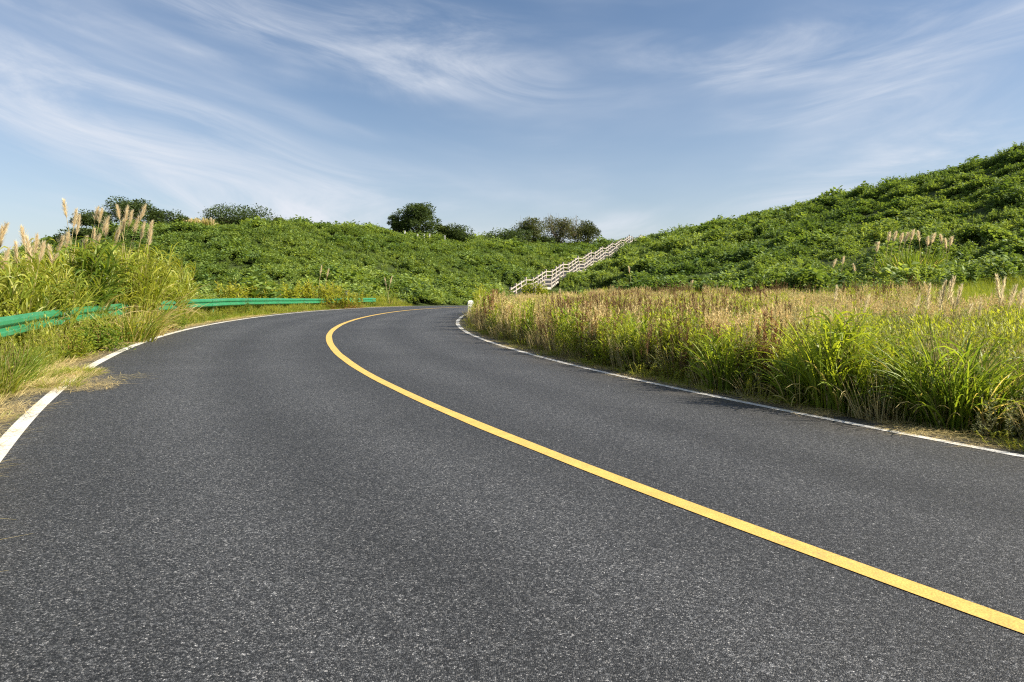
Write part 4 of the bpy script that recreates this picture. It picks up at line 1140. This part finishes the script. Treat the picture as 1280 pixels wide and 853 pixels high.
var[(p1 > 0.60) & (r < 0.5)] = 3                      # sage
var[(r > 0.80)] = 3
var[(r > 0.93)] = 4
var[(p2 > 0.56) & (r < 0.22)] = 4                     # green
var[(p3 > 0.74) & (r < 0.3) & (d > 14)] = 2                      # rust
var[(lim < 7) & (r < 0.35) & (p2 < 0.5) & (x / y > 0.3)] = 2
var[(lim < 6) & (r > 0.6)] = 5
var[(lim < 9) & (x / y > 0.62) & (r < 0.8)] = 5
fr = e < 0.9 + 0.7 * p1
gap = vnoise(x, y, 1.5, 77)
var[fr & (r < 0.55 * gap)] = 4
var[fr & (r >= 0.55 * gap) & (r < 0.62 * gap)] = 5
var[fr & (r >= 0.62 * gap) & (r < 0.80 * gap)] = 2
low = e < 0.55
var[low] = np.where(r[low] < 0.55, 6, np.where(r[low] < 0.8, 7, 9))
h = np.select([var == i for i in range(10)], [0.85, 0.95, 1.0, 0.9, 0.95, 0.95, 0.9, 0.9, 0.8, 0.8]) * U(0.5, 1.25, n) * np.interp(e, [0.7, 1.5, 4, 8], [0.8, 1.05, 1.15, 1.2])
foot = np.hypot(x - STAIR_A[0] - 1, y - STAIR_A[1] + 6) < 11
h = np.where(foot, h * 1.75, h)
scatter('field_weeds', 'tall mixed dry and green weeds filling the field inside the bend', np.c_[x, y, z - 0.02], np.where(low, 0.9, 0.85) * U(0.85, 1.2, n) * np.interp(d, [8, 60], [0.9, 1.25]), var,
        [P_BLOND, P_SEED, P_RUST, P_SAGE, P_GREEN, P_GGRASS, P_SHORT, P_SHORTDRY, P_HERB, P_WISP], tilt=0.10, tint=0.22, zsc=h)

# left verge: between road and guardrail, and the rough strip behind it
n = 14000
s = -6 + 62 * U(0, 1, n) ** 1.25; o = -(W_L + 0.28 + 4.2 * U(0, 1, n) ** 0.9)
P = road_at(s, o); P[:, 2] = ground_z(P[:, 0], P[:, 1])
s[:60] = U(9.3, 11.0, 60); o[:60] = -(W_L + U(-0.06, 0.4, 60))
P[:60] = road_at(s[:60], o[:60])
e = -o - W_L
r = U(0, 1, n); pn = fnoise(P[:, 0], P[:, 1], 1.8, 51)
keep = (P[:, 1] > 3) & ((e > 0.45) | (pn > 0.42) | (np.arange(n) < 60))
var = np.where(r < 0.52, 6, np.where(r < 0.62, 7, np.where(r < 0.86, 8, 9)))
var = np.where((e < 0.62) & (r > 0.25), 7, var)
tall = (e > 1.35)
var = np.where(tall & (r < 0.30), 5, np.where(tall & (r < 0.62), 4, np.where(tall & (r < 0.72), 0, var)))
hs = np.interp(e, [0.3, 0.6, 0.9, 1.3, 4.5], [0.5, 0.95, 1.5, 1.8, 1.4]) * U(0.75, 1.2, n) * np.interp(s, [18, 26], [1.0, 0.6])
hs = np.where(tall & np.isin(var, (0, 4, 5)), U(0.55, 0.9, n) * np.interp(P[:, 1], [6, 25, 40], [1.25, 1.1, 0.8]), hs)
k = keep
scatter('verge_grass', 'short green and straw-coloured grass along the outer road edge', P[k] - np.array([0, 0, 0.01]), U(0.8, 1.15, k.sum()), var[k],
        [P_BLOND, P_SEED, P_RUST, P_SAGE, P_GREEN, P_GGRASS, P_SHORT, P_SHORTDRY, P_HERB, P_WISP], tilt=0.12, tint=0.2, zsc=hs[k])
# blown straw on the asphalt and the soil beside it
n = 420
s = U(-2, 30, n); o = -(W_L + U(0.12, 0.5, n))
P1 = road_at(s, o)
s = rng.normal(9.7, 0.5, 14); o = -(W_L - np.abs(rng.normal(0, 0.2, 14)))
P2 = road_at(s, o)
P3 = road_at(U(3, 40, 260), W_R + U(0.12, 0.5, 260))
PP = np.concatenate([P1, P2, P3])
scatter('straw_litter', 'dry straw lying along the road edges', PP, U(0.5, 1.0, len(PP)), np.zeros(len(PP)), [P_STRAW], tilt=0.01, tint=0.2, zsc=np.full(len(PP), 0.5))
# thicket of leafy reeds behind the near guardrail
P_REED = proto('leafy_reed', both(lambda g, gs: reeds(g, gs, 9, 1.0, 0.30, 0.36, 0.034, G_LIT, G_YEL, 15)), MAT_GRASS)
P_REED2 = proto('leafy_reed', both(lambda g, gs: reeds(g, gs, 8, 1.0, 0.30, 0.28, 0.030, G_LIT, (0.42, 0.42, 0.09), 17, low=RUST)), MAT_GRASS)
n = 430
px = U(-130, 232, n); d = np.interp(px, [-130, 0, 110, 232], [8.6, 11.2, 16.3, 24.0]) + U(0, 3.0, n)
x = (px - 640) / FPX * d; z = ground_z(x, d)
S, O, Z = road_coords(x, d)
top = H_EYE + (Y_HOR - np.interp(px, [-130, 0, 60, 90, 110, 150, 190, 215, 232], [322, 322, 315, 310, 314, 316, 322, 336, 352]) + U(-26, 4, n) * -1) / FPX * d
h = np.clip(top - z, 0.5, 2.6)
k = (O < RAIL_O - 0.45)
scatter('reed_thicket', 'thick yellow-green leafy reeds behind the near guardrail', np.c_[x, d, z - 0.03][k], U(0.9, 1.4, n)[k], rng.integers(0, 2, n)[k], [P_REED, P_REED2], tilt=0.1, tint=0.2, zsc=h[k])
